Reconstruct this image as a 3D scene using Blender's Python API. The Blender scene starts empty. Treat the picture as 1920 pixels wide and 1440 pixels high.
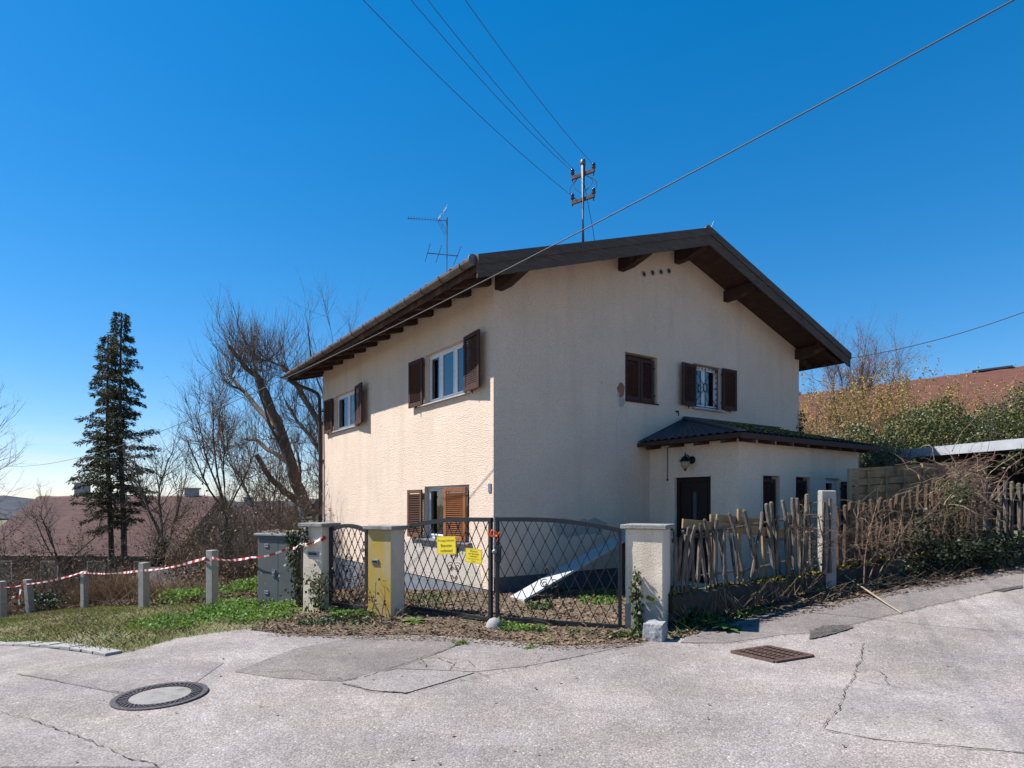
import bpy, math, random
import numpy as np
from mathutils import Vector, Matrix
random.seed(7); RNG = np.random.default_rng(7)
R = math.radians
SC = bpy.context.scene

# ------------------------------------------------------------------ camera, sky, sun, exposure
FP, CX, HY, EYE = 1170.0, 960.0, 943.0, 1.6          # focal length and horizon in photo pixels (1920 wide), eye height
cam = bpy.data.cameras.new('camera'); camo = bpy.data.objects.new('camera', cam)
SC.collection.objects.link(camo); SC.camera = camo
camo.location = (0, 0, EYE); camo.rotation_euler = (R(90), 0, 0)
cam.sensor_width = 36; cam.lens = FP/1920*36; cam.shift_y = (HY-720)/1920
cam.clip_start = .05; cam.clip_end = 4000

SUN_AZ, SUN_EL = 173.0, 49.5                          # azimuth counter-clockwise from +X
world = bpy.data.worlds.new('World'); SC.world = world; world.use_nodes = True
wn = world.node_tree; wn.nodes.clear()
def wnode(t, **k):
    n = wn.nodes.new(t)
    for a, b in k.items(): setattr(n, a, b)
    return n
sky = wnode('ShaderNodeTexSky', sky_type='NISHITA', sun_disc=False)
sky.sun_elevation = R(SUN_EL); sky.sun_rotation = R(90-SUN_AZ)
sky.altitude = 600; sky.air_density = 1.0; sky.dust_density = .12; sky.ozone_density = 2.6
hs = wnode('ShaderNodeHueSaturation'); hs.inputs['Saturation'].default_value = 1.58; hs.inputs['Hue'].default_value = .494; hs.inputs['Value'].default_value = 1.0
gm = wnode('ShaderNodeGamma'); gm.inputs[1].default_value = .72
tn = wnode('ShaderNodeMix', data_type='RGBA', blend_type='MULTIPLY'); tn.inputs[0].default_value = 1; tn.inputs[7].default_value = (.93, .95, 1.10, 1)
wn.links.new(sky.outputs[0], tn.inputs[6]); wn.links.new(tn.outputs[2], gm.inputs[0]); wn.links.new(gm.outputs[0], hs.inputs['Color'])
# a thin streak of high cloud low over the horizon
tc = wnode('ShaderNodeTexCoord'); sep = wnode('ShaderNodeSeparateXYZ'); wn.links.new(tc.outputs['Generated'], sep.inputs[0])
mp = wnode('ShaderNodeMapping'); mp.inputs['Scale'].default_value = (2.2, 2.2, 26); wn.links.new(tc.outputs['Generated'], mp.inputs[0])
nz = wnode('ShaderNodeTexNoise'); nz.inputs['Scale'].default_value = 1.6; nz.inputs['Detail'].default_value = 5; wn.links.new(mp.outputs[0], nz.inputs[0])
r1 = wnode('ShaderNodeMapRange'); r1.inputs[1].default_value = .46; r1.inputs[2].default_value = .68; wn.links.new(nz.outputs[0], r1.inputs[0])
r2 = wnode('ShaderNodeMapRange'); r2.inputs[1].default_value = .11; r2.inputs[2].default_value = .03; wn.links.new(sep.outputs[2], r2.inputs[0])
mm = wnode('ShaderNodeMath', operation='MULTIPLY'); wn.links.new(r1.outputs[0], mm.inputs[0]); wn.links.new(r2.outputs[0], mm.inputs[1])
mm2 = wnode('ShaderNodeMath', operation='MULTIPLY'); mm2.inputs[1].default_value = .55; wn.links.new(mm.outputs[0], mm2.inputs[0])
mx = wnode('ShaderNodeMix', data_type='RGBA'); mx.inputs[7].default_value = (3.6, 3.9, 4.3, 1)
wn.links.new(mm2.outputs[0], mx.inputs[0]); wn.links.new(hs.outputs[0], mx.inputs[6])
bg = wnode('ShaderNodeBackground'); bg.inputs['Strength'].default_value = .084
wo = wnode('ShaderNodeOutputWorld'); wn.links.new(mx.outputs[2], bg.inputs[0]); wn.links.new(bg.outputs[0], wo.inputs[0])

sl = bpy.data.lights.new('sun', 'SUN'); slo = bpy.data.objects.new('sun', sl); SC.collection.objects.link(slo)
sl.energy = 3.15; sl.angle = R(.53); sl.color = (1, .985, .955)
sd = Vector((math.cos(R(SUN_AZ))*math.cos(R(SUN_EL)), math.sin(R(SUN_AZ))*math.cos(R(SUN_EL)), math.sin(R(SUN_EL))))
slo.rotation_euler = (-sd).to_track_quat('-Z', 'Y').to_euler(); slo.location = (-20, 5, 30)
SC.view_settings.view_transform = 'Standard'; SC.view_settings.look = 'None'
SC.view_settings.exposure = 1.5; SC.view_settings.gamma = 1
SC.cycles.max_bounces = 8; SC.cycles.transparent_max_bounces = 24

# ------------------------------------------------------------------ materials
MATS = {}
def M(name, c1, c2=None, scale=3.0, rough=.85, bump=0, bscale=40, metal=0, c3=None, s3=.5, t3=(.55, .7), island=0, trans=0,
      stretch=None, spec=.3, b2=0, b2scale=6, detail=5, facz=None, pos3=None):
    """procedural material: c1/c2 mixed by noise, c3 as blotches, bump from noise; island = value change per loose piece"""
    m = bpy.data.materials.new(name); m.use_nodes = True; MATS[name] = m
    nt = m.node_tree; N = nt.nodes; Lk = nt.links
    b = N['Principled BSDF']; out = N['Material Output']
    b.inputs['Roughness'].default_value = rough; b.inputs['Metallic'].default_value = metal
    b.inputs['Specular IOR Level'].default_value = spec
    g = N.new('ShaderNodeNewGeometry'); vec = g.outputs['Position']
    if stretch:
        mp = N.new('ShaderNodeMapping'); mp.inputs['Scale'].default_value = stretch; Lk.new(vec, mp.inputs[0]); vec = mp.outputs[0]
    def noise(s, d=detail, v=None):
        n = N.new('ShaderNodeTexNoise'); n.inputs['Scale'].default_value = s; n.inputs['Detail'].default_value = d
        n.inputs['Roughness'].default_value = .6; Lk.new(v or vec, n.inputs[0]); return n.outputs[0]
    def rng(x, a, bb, c=0, d=1):
        n = N.new('ShaderNodeMapRange'); n.inputs[1].default_value = a; n.inputs[2].default_value = bb
        n.inputs[3].default_value = c; n.inputs[4].default_value = d; Lk.new(x, n.inputs[0]); return n.outputs[0]
    def mix(f, a, bb, mode='MIX'):
        n = N.new('ShaderNodeMix'); n.data_type = 'RGBA'; n.blend_type = mode
        if hasattr(f, 'links'): Lk.new(f, n.inputs[0])
        else: n.inputs[0].default_value = f
        for i, q in ((6, a), (7, bb)):
            if hasattr(q, 'links'): Lk.new(q, n.inputs[i])
            else: n.inputs[i].default_value = (*q, 1)
        return n.outputs[2]
    col = None
    if c2: col = mix(rng(noise(scale), .32, .68), c1, c2)
    if c3: col = mix(rng(noise(s3, 4), t3[0], t3[1]), col if col else c1, c3)
    if island:
        v = rng(g.outputs['Random Per Island'], 0, 1, 1-island, 1+island)
        cb = N.new('ShaderNodeCombineColor'); [Lk.new(v, cb.inputs[i]) for i in range(3)]
        col = mix(1.0, col if col else c1, cb.outputs[0], 'MULTIPLY')
    if col: Lk.new(col, b.inputs['Base Color'])
    else: b.inputs['Base Color'].default_value = (*c1, 1)
    if bump:
        bn = N.new('ShaderNodeBump'); bn.inputs['Strength'].default_value = bump; bn.inputs['Distance'].default_value = .02
        Lk.new(noise(bscale, 3), bn.inputs['Height'])
        if b2:
            bn2 = N.new('ShaderNodeBump'); bn2.inputs['Strength'].default_value = b2; bn2.inputs['Distance'].default_value = .05
            Lk.new(noise(b2scale, 3), bn2.inputs['Height']); Lk.new(bn.outputs[0], bn2.inputs['Normal']); Lk.new(bn2.outputs[0], b.inputs['Normal'])
        else: Lk.new(bn.outputs[0], b.inputs['Normal'])
    if trans:
        tr = N.new('ShaderNodeBsdfTranslucent'); ms = N.new('ShaderNodeMixShader'); ms.inputs[0].default_value = trans
        if col: Lk.new(col, tr.inputs[0])
        else: tr.inputs[0].default_value = (*c1, 1)
        Lk.new(b.outputs[0], ms.inputs[1]); Lk.new(tr.outputs[0], ms.inputs[2]); Lk.new(ms.outputs[0], out.inputs[0])
    return m

def roughcast(name, c1, c2, dirt, bstr=1.0, bs=55):
    """thrown render: lumpy relief of a few centimetres with faint rain streaks"""
    m = M(name, c1, c2, scale=1.3, rough=.95, spec=.1)
    nt = m.node_tree; N = nt.nodes; Lk = nt.links; b = N['Principled BSDF']
    g = N.new('ShaderNodeNewGeometry'); old = b.inputs['Base Color'].links[0].from_socket
    mp = N.new('ShaderNodeMapping'); mp.inputs['Scale'].default_value = (2.2, 2.2, .22); Lk.new(g.outputs['Position'], mp.inputs[0])
    n = N.new('ShaderNodeTexNoise'); n.inputs['Scale'].default_value = 1.6; n.inputs['Detail'].default_value = 6; Lk.new(mp.outputs[0], n.inputs[0])
    r = N.new('ShaderNodeMapRange'); r.inputs[1].default_value = .5; r.inputs[2].default_value = .8; r.inputs[4].default_value = .42; Lk.new(n.outputs[0], r.inputs[0])
    mx = N.new('ShaderNodeMix'); mx.data_type = 'RGBA'; Lk.new(r.outputs[0], mx.inputs[0]); Lk.new(old, mx.inputs[6]); mx.inputs[7].default_value = (*dirt, 1)
    v = N.new('ShaderNodeTexNoise'); v.inputs['Scale'].default_value = bs; v.inputs['Detail'].default_value = 3; v.inputs['Roughness'].default_value = .55; Lk.new(g.outputs['Position'], v.inputs[0])
    # the hollows of the relief are a little darker in colour
    r3 = N.new('ShaderNodeMapRange'); r3.inputs[1].default_value = .3; r3.inputs[2].default_value = .52; r3.inputs[3].default_value = .74; Lk.new(v.outputs[0], r3.inputs[0])
    cb = N.new('ShaderNodeCombineColor'); [Lk.new(r3.outputs[0], cb.inputs[i]) for i in range(3)]
    m2 = N.new('ShaderNodeMix'); m2.data_type = 'RGBA'; m2.blend_type = 'MULTIPLY'; m2.inputs[0].default_value = 1
    Lk.new(mx.outputs[2], m2.inputs[6]); Lk.new(cb.outputs[0], m2.inputs[7]); Lk.new(m2.outputs[2], b.inputs['Base Color'])
    bn = N.new('ShaderNodeBump'); bn.inputs['Strength'].default_value = bstr; bn.inputs['Distance'].default_value = .034
    Lk.new(v.outputs[0], bn.inputs['Height']); Lk.new(bn.outputs[0], b.inputs['Normal'])
    return m

roughcast('stucco', (.78, .60, .465), (.715, .55, .425), (.54, .42, .33), .85, 55)
roughcast('stucco_porch', (.90, .69, .52), (.84, .645, .485), (.58, .45, .35), .8)
roughcast('stucco_grey', (.52, .45, .385), (.45, .395, .34), (.34, .30, .26), .7)
roughcast('stucco_pillar', (.78, .635, .48), (.62, .505, .385), (.22, .17, .13), .2, 60)
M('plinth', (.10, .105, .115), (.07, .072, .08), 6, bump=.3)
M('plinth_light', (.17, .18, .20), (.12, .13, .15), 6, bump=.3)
def asphalt(name, base, k=1.0):
    m = bpy.data.materials.new(name); m.use_nodes = True; MATS[name] = m
    nt = m.node_tree; N = nt.nodes; Lk = nt.links; b = N['Principled BSDF']
    b.inputs['Roughness'].default_value = .93; b.inputs['Specular IOR Level'].default_value = .2
    g = N.new('ShaderNodeNewGeometry'); P = g.outputs['Position']
    def nz(s, d, r=.6):
        n = N.new('ShaderNodeTexNoise'); n.inputs['Scale'].default_value = s; n.inputs['Detail'].default_value = d; n.inputs['Roughness'].default_value = r; Lk.new(P, n.inputs[0]); return n.outputs[0]
    def rg(x, a, bb, c, d):
        n = N.new('ShaderNodeMapRange'); n.inputs[1].default_value = a; n.inputs[2].default_value = bb; n.inputs[3].default_value = c; n.inputs[4].default_value = d; Lk.new(x, n.inputs[0]); return n.outputs[0]
    def mul(a, bb):
        n = N.new('ShaderNodeMath'); n.operation = 'MULTIPLY'; Lk.new(a, n.inputs[0]); Lk.new(bb, n.inputs[1]); return n.outputs[0]
    vo = N.new('ShaderNodeTexVoronoi'); vo.inputs['Scale'].default_value = 75; Lk.new(P, vo.inputs[0])
    cs = N.new('ShaderNodeSeparateColor'); Lk.new(vo.outputs['Color'], cs.inputs[0])
    stones = rg(cs.outputs[0], 0, 1, .78, 1.22)                        # every stone chip has its own grey
    joints = rg(vo.outputs['Distance'], .25, .75, 1.06, .72)
    wear = rg(nz(.55, 6), .3, .7, .76, 1.14); fine = rg(nz(9, 5), .3, .7, .88, 1.10)
    chips = rg(cs.outputs[1], .93, .97, 1.0, 1.0+.45*k); coarse = rg(nz(1.1, 3), .45, .6, .92, 1.03)
    f = mul(mul(mul(stones, joints), mul(wear, fine)), mul(chips, coarse))
    cb = N.new('ShaderNodeCombineColor'); [Lk.new(f, cb.inputs[i]) for i in range(3)]
    mx = N.new('ShaderNodeMix'); mx.data_type = 'RGBA'; mx.blend_type = 'MULTIPLY'; mx.inputs[0].default_value = 1
    mc = N.new('ShaderNodeMix'); mc.data_type = 'RGBA'; Lk.new(rg(nz(.9, 4), .35, .65, 0, 1), mc.inputs[0])
    mc.inputs[6].default_value = (*base, 1); mc.inputs[7].default_value = (base[0]*.95, base[1]*.97, base[2]*1.02, 1)
    Lk.new(mc.outputs[2], mx.inputs[6]); Lk.new(cb.outputs[0], mx.inputs[7]); Lk.new(mx.outputs[2], b.inputs['Base Color'])
    bn = N.new('ShaderNodeBump'); bn.inputs['Strength'].default_value = .55*k; bn.inputs['Distance'].default_value = .006; bn.invert = True
    Lk.new(vo.outputs['Distance'], bn.inputs['Height'])
    bn2 = N.new('ShaderNodeBump'); bn2.inputs['Strength'].default_value = .35; bn2.inputs['Distance'].default_value = .03
    Lk.new(nz(3.5, 5), bn2.inputs['Height']); Lk.new(bn.outputs[0], bn2.inputs['Normal']); Lk.new(bn2.outputs[0], b.inputs['Normal'])
asphalt('asphalt', (.315, .266, .235)); asphalt('asphalt_light', (.318, .272, .243), .5); asphalt('asphalt_dark', (.22, .185, .163), .6); asphalt('asphalt_mid', (.27, .228, .203), .8); asphalt('asphalt_edge', (.155, .145, .143), .8)
M('crack', (.045, .038, .034), (.085, .07, .055), 25, rough=1)
M('pothole', (.055, .047, .041), (.13, .112, .10), 45, rough=1, bump=1, bscale=50)
M('earth', (.095, .068, .047), (.16, .118, .08), 5, rough=1, bump=.8, bscale=25, c3=(.10, .12, .04), s3=1.1)
M('verge', (.155, .13, .075), (.125, .125, .05), 3, rough=1, bump=.8, bscale=25)
M('kerb', (.33, .305, .28), (.25, .23, .21), 12, bump=.5, bscale=60)
M('manhole_concrete', (.27, .245, .22), (.21, .19, .17), 14, bump=.4, bscale=70, c3=(.15, .135, .12), s3=5)
M('concrete', (.34, .31, .27), (.26, .24, .21), 9, bump=.4, bscale=70, c3=(.20, .19, .16), s3=2.5)
M('concrete_cap', (.31, .29, .265), (.19, .18, .165), 11, bump=.6, bscale=60, c3=(.13, .12, .10), s3=5)
M('granite', (.38, .37, .36), (.18, .18, .18), 45, bump=.8, bscale=14, c3=(.13, .125, .11), s3=4)
M('cast_iron', (.075, .062, .066), (.12, .10, .10), 30, rough=.6, metal=.6, bump=.5, bscale=60)
M('iron_rust', (.085, .05, .04), (.14, .085, .065), 30, rough=.8, metal=.3, bump=.4)
M('lichen_pillar', (.42, .35, .25), (.36, .29, .18), 6, c3=(.46, .29, .05), s3=2.3, t3=(.30, .55), stretch=(3, 3, .8), bump=.4, bscale=60)
M('gate_iron', (.018, .019, .022), (.032, .033, .036), 14, rough=.55, metal=.35, spec=.5, c3=(.07, .05, .04), s3=9, t3=(.62, .75))
M('lattice', (.028, .025, .024), (.05, .045, .04), 20, rough=.6, metal=.4)
M('cabinet', (.100, .104, .100), (.082, .086, .083), 5, rough=.6, c3=(.36, .37, .36), s3=9, t3=(.67, .71), bump=.1)
M('cabinet_cap', (.26, .27, .27), (.20, .21, .21), 9, rough=.7)
M('metal_grey', (.30, .31, .32), (.20, .21, .22), 15, rough=.45, metal=.7)
M('steel_pole', (.15, .152, .155), (.10, .102, .105), 9, rough=.5, metal=.6)
M('insulator', (.035, .018, .015), rough=.25, spec=.6)
M('wire', (.05, .05, .052), rough=.7); M('cable', (.075, .072, .07), rough=.6)
M('antenna', (.12, .12, .125), rough=.5, metal=.7)
M('wood_dark', (.062, .030, .020), (.036, .019, .014), 5, rough=.75, stretch=(2, 2, 14), bump=.25, bscale=20)
M('wood_eave', (.060, .030, .021), (.032, .018, .014), 4, rough=.85, bump=.35, bscale=18, c3=(.11, .062, .042), s3=3)
M('wood_soffit', (.075, .040, .028), (.045, .025, .019), 5, rough=.85, bump=.3, bscale=18)
M('barge', (.105, .080, .064), (.055, .042, .035), 6, rough=.9, bump=.8, bscale=16, stretch=(1, 1, 12), c3=(.125, .098, .080), s3=3, t3=(.5, .68))
M('shutter', (.058, .019, .010), (.034, .013, .008), 9, rough=.7, bump=.2, bscale=30, island=.25)
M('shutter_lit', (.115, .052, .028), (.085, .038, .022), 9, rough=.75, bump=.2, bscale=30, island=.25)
M('shutter_orange', (.30, .105, .032), (.22, .075, .025), 9, rough=.7, bump=.2, bscale=30, island=.2)
M('shutter_red', (.052, .018, .017), (.036, .014, .013), 9, rough=.7)
M('window_paint', (.70, .71, .72), (.58, .59, .60), 18, rough=.5, c3=(.33, .30, .27), s3=14, t3=(.66, .74))
M('curtain', (.86, .87, .90), (.76, .78, .82), 9, rough=.9, stretch=(6, 6, .3))
M('room_dark', (.035, .034, .034), rough=1)
M('sill', (.40, .39, .37), (.28, .27, .26), 14)
M('gutter', (.115, .088, .078), (.17, .145, .13), 5, rough=.55, metal=.5, c3=(.22, .20, .19), s3=6)
M('pipe', (.05, .035, .032), (.08, .06, .052), 5, rough=.55, metal=.4)
M('tile', (.20, .085, .062), (.12, .055, .045), 6, rough=.9, bump=.4, c3=(.07, .07, .045), s3=3, island=.2)
M('tile_moss', (.030, .032, .024), (.018, .018, .015), 9, rough=1, bump=.9, bscale=30, c3=(.055, .060, .018), s3=4)
M('sheet_blue', (.066, .074, .086), (.045, .050, .058), 7, rough=.6, metal=.2, bump=.2)
M('door', (.022, .011, .008), (.014, .008, .006), 6, rough=.6, stretch=(5, 5, .8))
M('lamp_black', (.018, .019, .021), rough=.5, metal=.4)
M('lamp_glass', (.40, .29, .17), (.30, .21, .12), 12, rough=.4)
M('brick_bare', (.30, .13, .085), (.22, .10, .07), 12, rough=1, bump=.8)
M('mortar_bare', (.40, .36, .32), (.31, .28, .25), 14, rough=1, bump=.8)
M('sign_yellow', (.80, .60, .035), (.74, .55, .03), 5, rough=.45); M('ink', (.02, .02, .018), rough=.7)
M('tape_white', (.78, .77, .76), rough=.5, trans=.25); M('tape_red', (.62, .03, .025), rough=.5, trans=.25)
M('orange_cord', (.75, .12, .02), rough=.5)
M('picket', (.235, .195, .155), (.10, .08, .062), 7, rough=.95, bump=1, bscale=22, stretch=(7, 7, .7), c3=(.055, .042, .033), s3=4, t3=(.5, .62))
M('picket_brown', (.125, .080, .052), (.075, .049, .034), 6, rough=.95, bump=.7, bscale=30, stretch=(5, 5, .9))
M('plank', (.31, .20, .105), (.235, .15, .08), 5, rough=.9, bump=.3, bscale=30)
M('panel_wood', (.30, .20, .105), (.21, .145, .078), 5, rough=.95, bump=.4, bscale=25, island=.15, c3=(.085, .08, .05), s3=2)
M('panel_post', (.33, .25, .15), (.25, .19, .12), 6, rough=.9)
M('moss_wall', (.060, .054, .044), (.032, .029, .025), 6, rough=1, bump=1, bscale=18, c3=(.055, .055, .012), s3=2.6, b2=.8)
M('moss', (.25, .185, .018), (.15, .125, .018), 9, rough=1, bump=1, bscale=60)
M('white_board', (.42, .42, .42), (.33, .33, .33), 4, rough=.7, c3=(.34, .33, .32), s3=5)
M('fascia', (.42, .43, .45), (.34, .35, .37), 4, rough=.6, metal=.2)
M('carport_dark', (.045, .045, .048), (.03, .03, .032), 5, rough=.8)
M('bark', (.15, .112, .082), (.085, .064, .05), 6, rough=1, bump=.9, bscale=20, stretch=(2, 2, .6))
M('bark_dark', (.06, .046, .036), (.038, .030, .026), 6, rough=1, bump=.8, bscale=20)
M('twig', (.145, .112, .088), (.095, .073, .058), 2, rough=1, island=.3)
M('twig_tan', (.22, .145, .09), (.14, .095, .06), 2, rough=1, island=.35)
M('reed', (.25, .155, .085), (.15, .095, .055), 2, rough=1, island=.5)
M('twig_red', (.21, .11, .085), (.15, .09, .07), 2, rough=1, island=.35)
M('conifer', (.040, .050, .024), (.085, .075, .036), 1.2, rough=.9, island=.45, trans=.12)
M('ivy', (.042, .062, .018), (.066, .086, .028), 2, rough=.5, island=.5, trans=.12, spec=.3)
M('ivy_dark', (.024, .037, .014), (.038, .050, .019), 2, rough=.5, island=.5, trans=.1, spec=.3)
M('hedge_leaf', (.060, .088, .024), (.135, .135, .040), 1.2, rough=.5, island=.5, trans=.2, spec=.4)
M('ochre_leaf', (.40, .275, .085), (.27, .185, .08), .8, rough=.8, island=.45, trans=.25)
M('grass', (.135, .185, .036), (.20, .215, .06), .9, rough=.8, island=.4, trans=.3, c3=(.27, .22, .11), s3=1.0, t3=(.47, .62))
M('weed', (.085, .165, .022), (.15, .235, .04), 2.5, rough=.6, island=.5, trans=.35)
M('weed_dark', (.045, .085, .022), (.07, .11, .03), 1.5, rough=.6, island=.4, trans=.25)
M('litter', (.20, .125, .075), (.12, .078, .052), 4, rough=.95, island=.55)
M('straw', (.34, .27, .17), (.24, .18, .11), 4, rough=.95, island=.4)
M('roof_far', (.19, .105, .088), (.14, .08, .07), 1.4, rough=.95, bump=1, bscale=4, stretch=(1, 1, 6), c3=(.10, .07, .062), s3=.8)
M('roof_red', (.135, .054, .038), (.095, .042, .032), 1.2, rough=.95, bump=1, bscale=4, stretch=(1, 1, 6), c3=(.10, .06, .045), s3=.8)
M('render_far', (.42, .39, .36), (.34, .31, .28), 1, rough=.95); M('timber_far', (.085, .06, .048), (.06, .044, .036), 2, rough=.95)
M('glass_far', (.05, .06, .07), rough=.15, spec=.6); M('slate_far', (.15, .135, .125), (.11, .10, .095), 2, rough=.9)
M('far_wood', (.050, .052, .060), (.035, .04, .045), .05, rough=1)
M('skylight', (.03, .035, .04), rough=.2)

def glass_material():
    m = bpy.data.materials.new('glass'); m.use_nodes = True; MATS['glass'] = m
    nt = m.node_tree; N = nt.nodes; N.clear()
    o = N.new('ShaderNodeOutputMaterial'); t = N.new('ShaderNodeBsdfTransparent'); t.inputs[0].default_value = (.80, .84, .86, 1)
    gl = N.new('ShaderNodeBsdfGlossy'); gl.inputs['Roughness'].default_value = .03
    fr = N.new('ShaderNodeFresnel'); fr.inputs[0].default_value = 2.4
    mx = N.new('ShaderNodeMixShader'); nt.links.new(fr.outputs[0], mx.inputs[0]); nt.links.new(t.outputs[0], mx.inputs[1]); nt.links.new(gl.outputs[0], mx.inputs[2])
    nt.links.new(mx.outputs[0], o.inputs[0])
glass_material()

# ------------------------------------------------------------------ building helpers
COL = SC.collection
WLOC = {}                                             # world position of every object (no parent is rotated)
def thing(name, label, cat, loc=(0, 0, 0), group=None):
    o = bpy.data.objects.new(name, None); COL.objects.link(o); o.location = loc; WLOC[o] = Vector(loc)
    o.empty_display_size = .1
    o['label'] = label; o['category'] = cat
    if group: o['group'] = group
    return o
def tag(o, label, cat, group=None):
    o['label'] = label; o['category'] = cat
    if group: o['group'] = group
    return o
def structure(o): o['kind'] = 'structure'; return o
def link_mesh(name, me, mat, parent, origin, kind=None, rot=None):
    o = bpy.data.objects.new(name, me); COL.objects.link(o)
    if mat and not me.materials: me.materials.append(MATS[mat])
    pw = WLOC[parent] if parent else Vector((0, 0, 0))
    o.location = Vector(origin)-pw; WLOC[o] = Vector(origin)
    if parent: o.parent = parent
    if rot: o.rotation_euler = rot
    if kind: o['kind'] = kind
    return o
def rotframe(d):
    d = Vector(d).normalized(); u = Vector((0, 0, 1)) if abs(d.z) < .95 else Vector((1, 0, 0))
    x = d.cross(u).normalized(); return x, x.cross(d)
class MB:
    def __init__(s, tf=None): s.v = []; s.f = []; s.tf = tf
    def add(s, vs, fs):
        o = len(s.v)
        s.v += [tuple(s.tf(*p)) if s.tf else tuple(p) for p in vs]; s.f += [[i+o for i in f] for f in fs]; return s
    def hexa(s, p): return s.add(p, [(3, 2, 1, 0), (4, 5, 6, 7), (0, 1, 5, 4), (1, 2, 6, 5), (2, 3, 7, 6), (3, 0, 4, 7)])
    def box(s, x0, y0, z0, x1, y1, z1):
        return s.hexa([(x0, y0, z0), (x1, y0, z0), (x1, y1, z0), (x0, y1, z0), (x0, y0, z1), (x1, y0, z1), (x1, y1, z1), (x0, y1, z1)])
    def bar(s, p, q, w, h, up=(0, 0, 1)):
        p = Vector(p); q = Vector(q); d = (q-p).normalized(); u = Vector(up); x = d.cross(u).normalized(); y = x.cross(d).normalized()
        x *= w/2; y *= h/2
        return s.hexa([p-x-y, p+x-y, p+x+y, p-x+y, q-x-y, q+x-y, q+x+y, q-x+y])
    def tube(s, pts, r, n=6, cap=True):
        pts = [Vector(p) for p in pts]; rs = r if isinstance(r, (list, tuple)) else [r]*len(pts); vs = []; fs = []
        prev = None
        for i, p in enumerate(pts):
            d = (pts[min(i+1, len(pts)-1)]-pts[max(i-1, 0)]).normalized()
            if prev is None: x, y = rotframe(d)
            else: x = (prev-d*prev.dot(d)).normalized(); y = d.cross(x)
            prev = x
            vs += [p+(x*math.cos(2*math.pi*k/n)+y*math.sin(2*math.pi*k/n))*rs[i] for k in range(n)]
        for i in range(len(pts)-1):
            for k in range(n): a = i*n+k; b = i*n+(k+1) % n; fs.append((a, b, b+n, a+n))
        if cap: fs += [tuple(range(n-1, -1, -1)), tuple(range((len(pts)-1)*n, len(pts)*n))]
        return s.add(vs, fs)
    def lathe(s, prof, c, n=16, ax=(0, 0, 1)):
        c = Vector(c); d = Vector(ax).normalized(); x, y = rotframe(d); vs = []; fs = []
        for r, z in prof: vs += [c+d*z+(x*math.cos(2*math.pi*k/n)+y*math.sin(2*math.pi*k/n))*r for k in range(n)]
        for i in range(len(prof)-1):
            for k in range(n): a = i*n+k; b = i*n+(k+1) % n; fs.append((a, b, b+n, a+n))
        fs += [tuple(range(n-1, -1, -1)), tuple(range((len(prof)-1)*n, len(prof)*n))]
        return s.add(vs, fs)
    def prism(s, pts, vec):
        n = len(pts); vec = Vector(vec); a = [Vector(p) for p in pts]
        return s.add(a+[p+vec for p in a], [tuple(range(n-1, -1, -1)), tuple(range(n, 2*n))]+[(i, (i+1) % n, (i+1) % n+n, i+n) for i in range(n)])
    def build(s, name, mat, parent=None, smooth=False, bevel=0, kind=None, origin=None, fix=True):
        V = np.array(s.v, dtype=float)
        if origin is None:
            lo = V.min(0); hi = V.max(0); origin = ((lo[0]+hi[0])/2, (lo[1]+hi[1])/2, lo[2])
        V = V-np.array(origin)
        me = bpy.data.meshes.new(name); me.from_pydata(V.tolist(), [], s.f)
        if fix:
            import bmesh
            bm = bmesh.new(); bm.from_mesh(me); bmesh.ops.recalc_face_normals(bm, faces=bm.faces); bm.to_mesh(me); bm.free()
        if smooth: me.shade_smooth()
        o = link_mesh(name, me, mat, parent, origin, kind)
        if bevel:
            b = o.modifiers.new('bevel', 'BEVEL'); b.width = bevel; b.segments = 2; b.limit_method = 'ANGLE'
        return o
def fast(name, V, F, mat, parent=None, kind=None, origin=None, smooth=False):
    """numpy mesh with faces of one size"""
    V = np.asarray(V, dtype=np.float32); F = np.asarray(F, dtype=np.int32)
    if origin is None:
        lo = V.min(0); hi = V.max(0); origin = ((lo[0]+hi[0])/2, (lo[1]+hi[1])/2, lo[2])
    V = V-np.array(origin, dtype=np.float32)
    me = bpy.data.meshes.new(name); k = F.shape[1]
    me.vertices.add(len(V)); me.vertices.foreach_set('co', V.ravel())
    me.loops.add(F.size); me.loops.foreach_set('vertex_index', F.ravel())
    me.polygons.add(len(F)); me.polygons.foreach_set('loop_start', np.arange(0, F.size, k, dtype=np.int32))
    me.update(calc_edges=True); me.validate()
    if smooth: me.shade_smooth()
    return link_mesh(name, me, mat, parent, [float(c) for c in origin], kind)
def leaves(P, size, flat=0.0, aspect=.6, D=None, rng=RNG):
    """one diamond face for every point; flat 0..1 turns them to the sky; D = direction of the long axis"""
    P = np.asarray(P, float); n = len(P); size = np.broadcast_to(size, (n,))*rng.uniform(.6, 1.35, n)
    nrm = rng.normal(size=(n, 3)); nrm /= np.linalg.norm(nrm, axis=1)[:, None]; nrm = nrm*(1-flat)+np.array([0, 0, 1])*flat
    nrm /= np.linalg.norm(nrm, axis=1)[:, None]
    t = rng.normal(size=(n, 3)) if D is None else np.asarray(D, float)+rng.normal(size=(n, 3))*.18
    if D is None: t -= nrm*(t*nrm).sum(1)[:, None]
    t /= np.linalg.norm(t, axis=1)[:, None]; s = np.cross(nrm, t); s /= np.linalg.norm(s, axis=1)[:, None]+1e-9
    L = (t*size[:, None]); W = s*(size*aspect)[:, None]*.5
    V = np.stack([P, P+L*.45+W+nrm*(size*.08)[:, None], P+L, P+L*.45-W+nrm*(size*.08)[:, None]], 1).reshape(-1, 3)
    return V, np.arange(4*n).reshape(n, 4)
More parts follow.
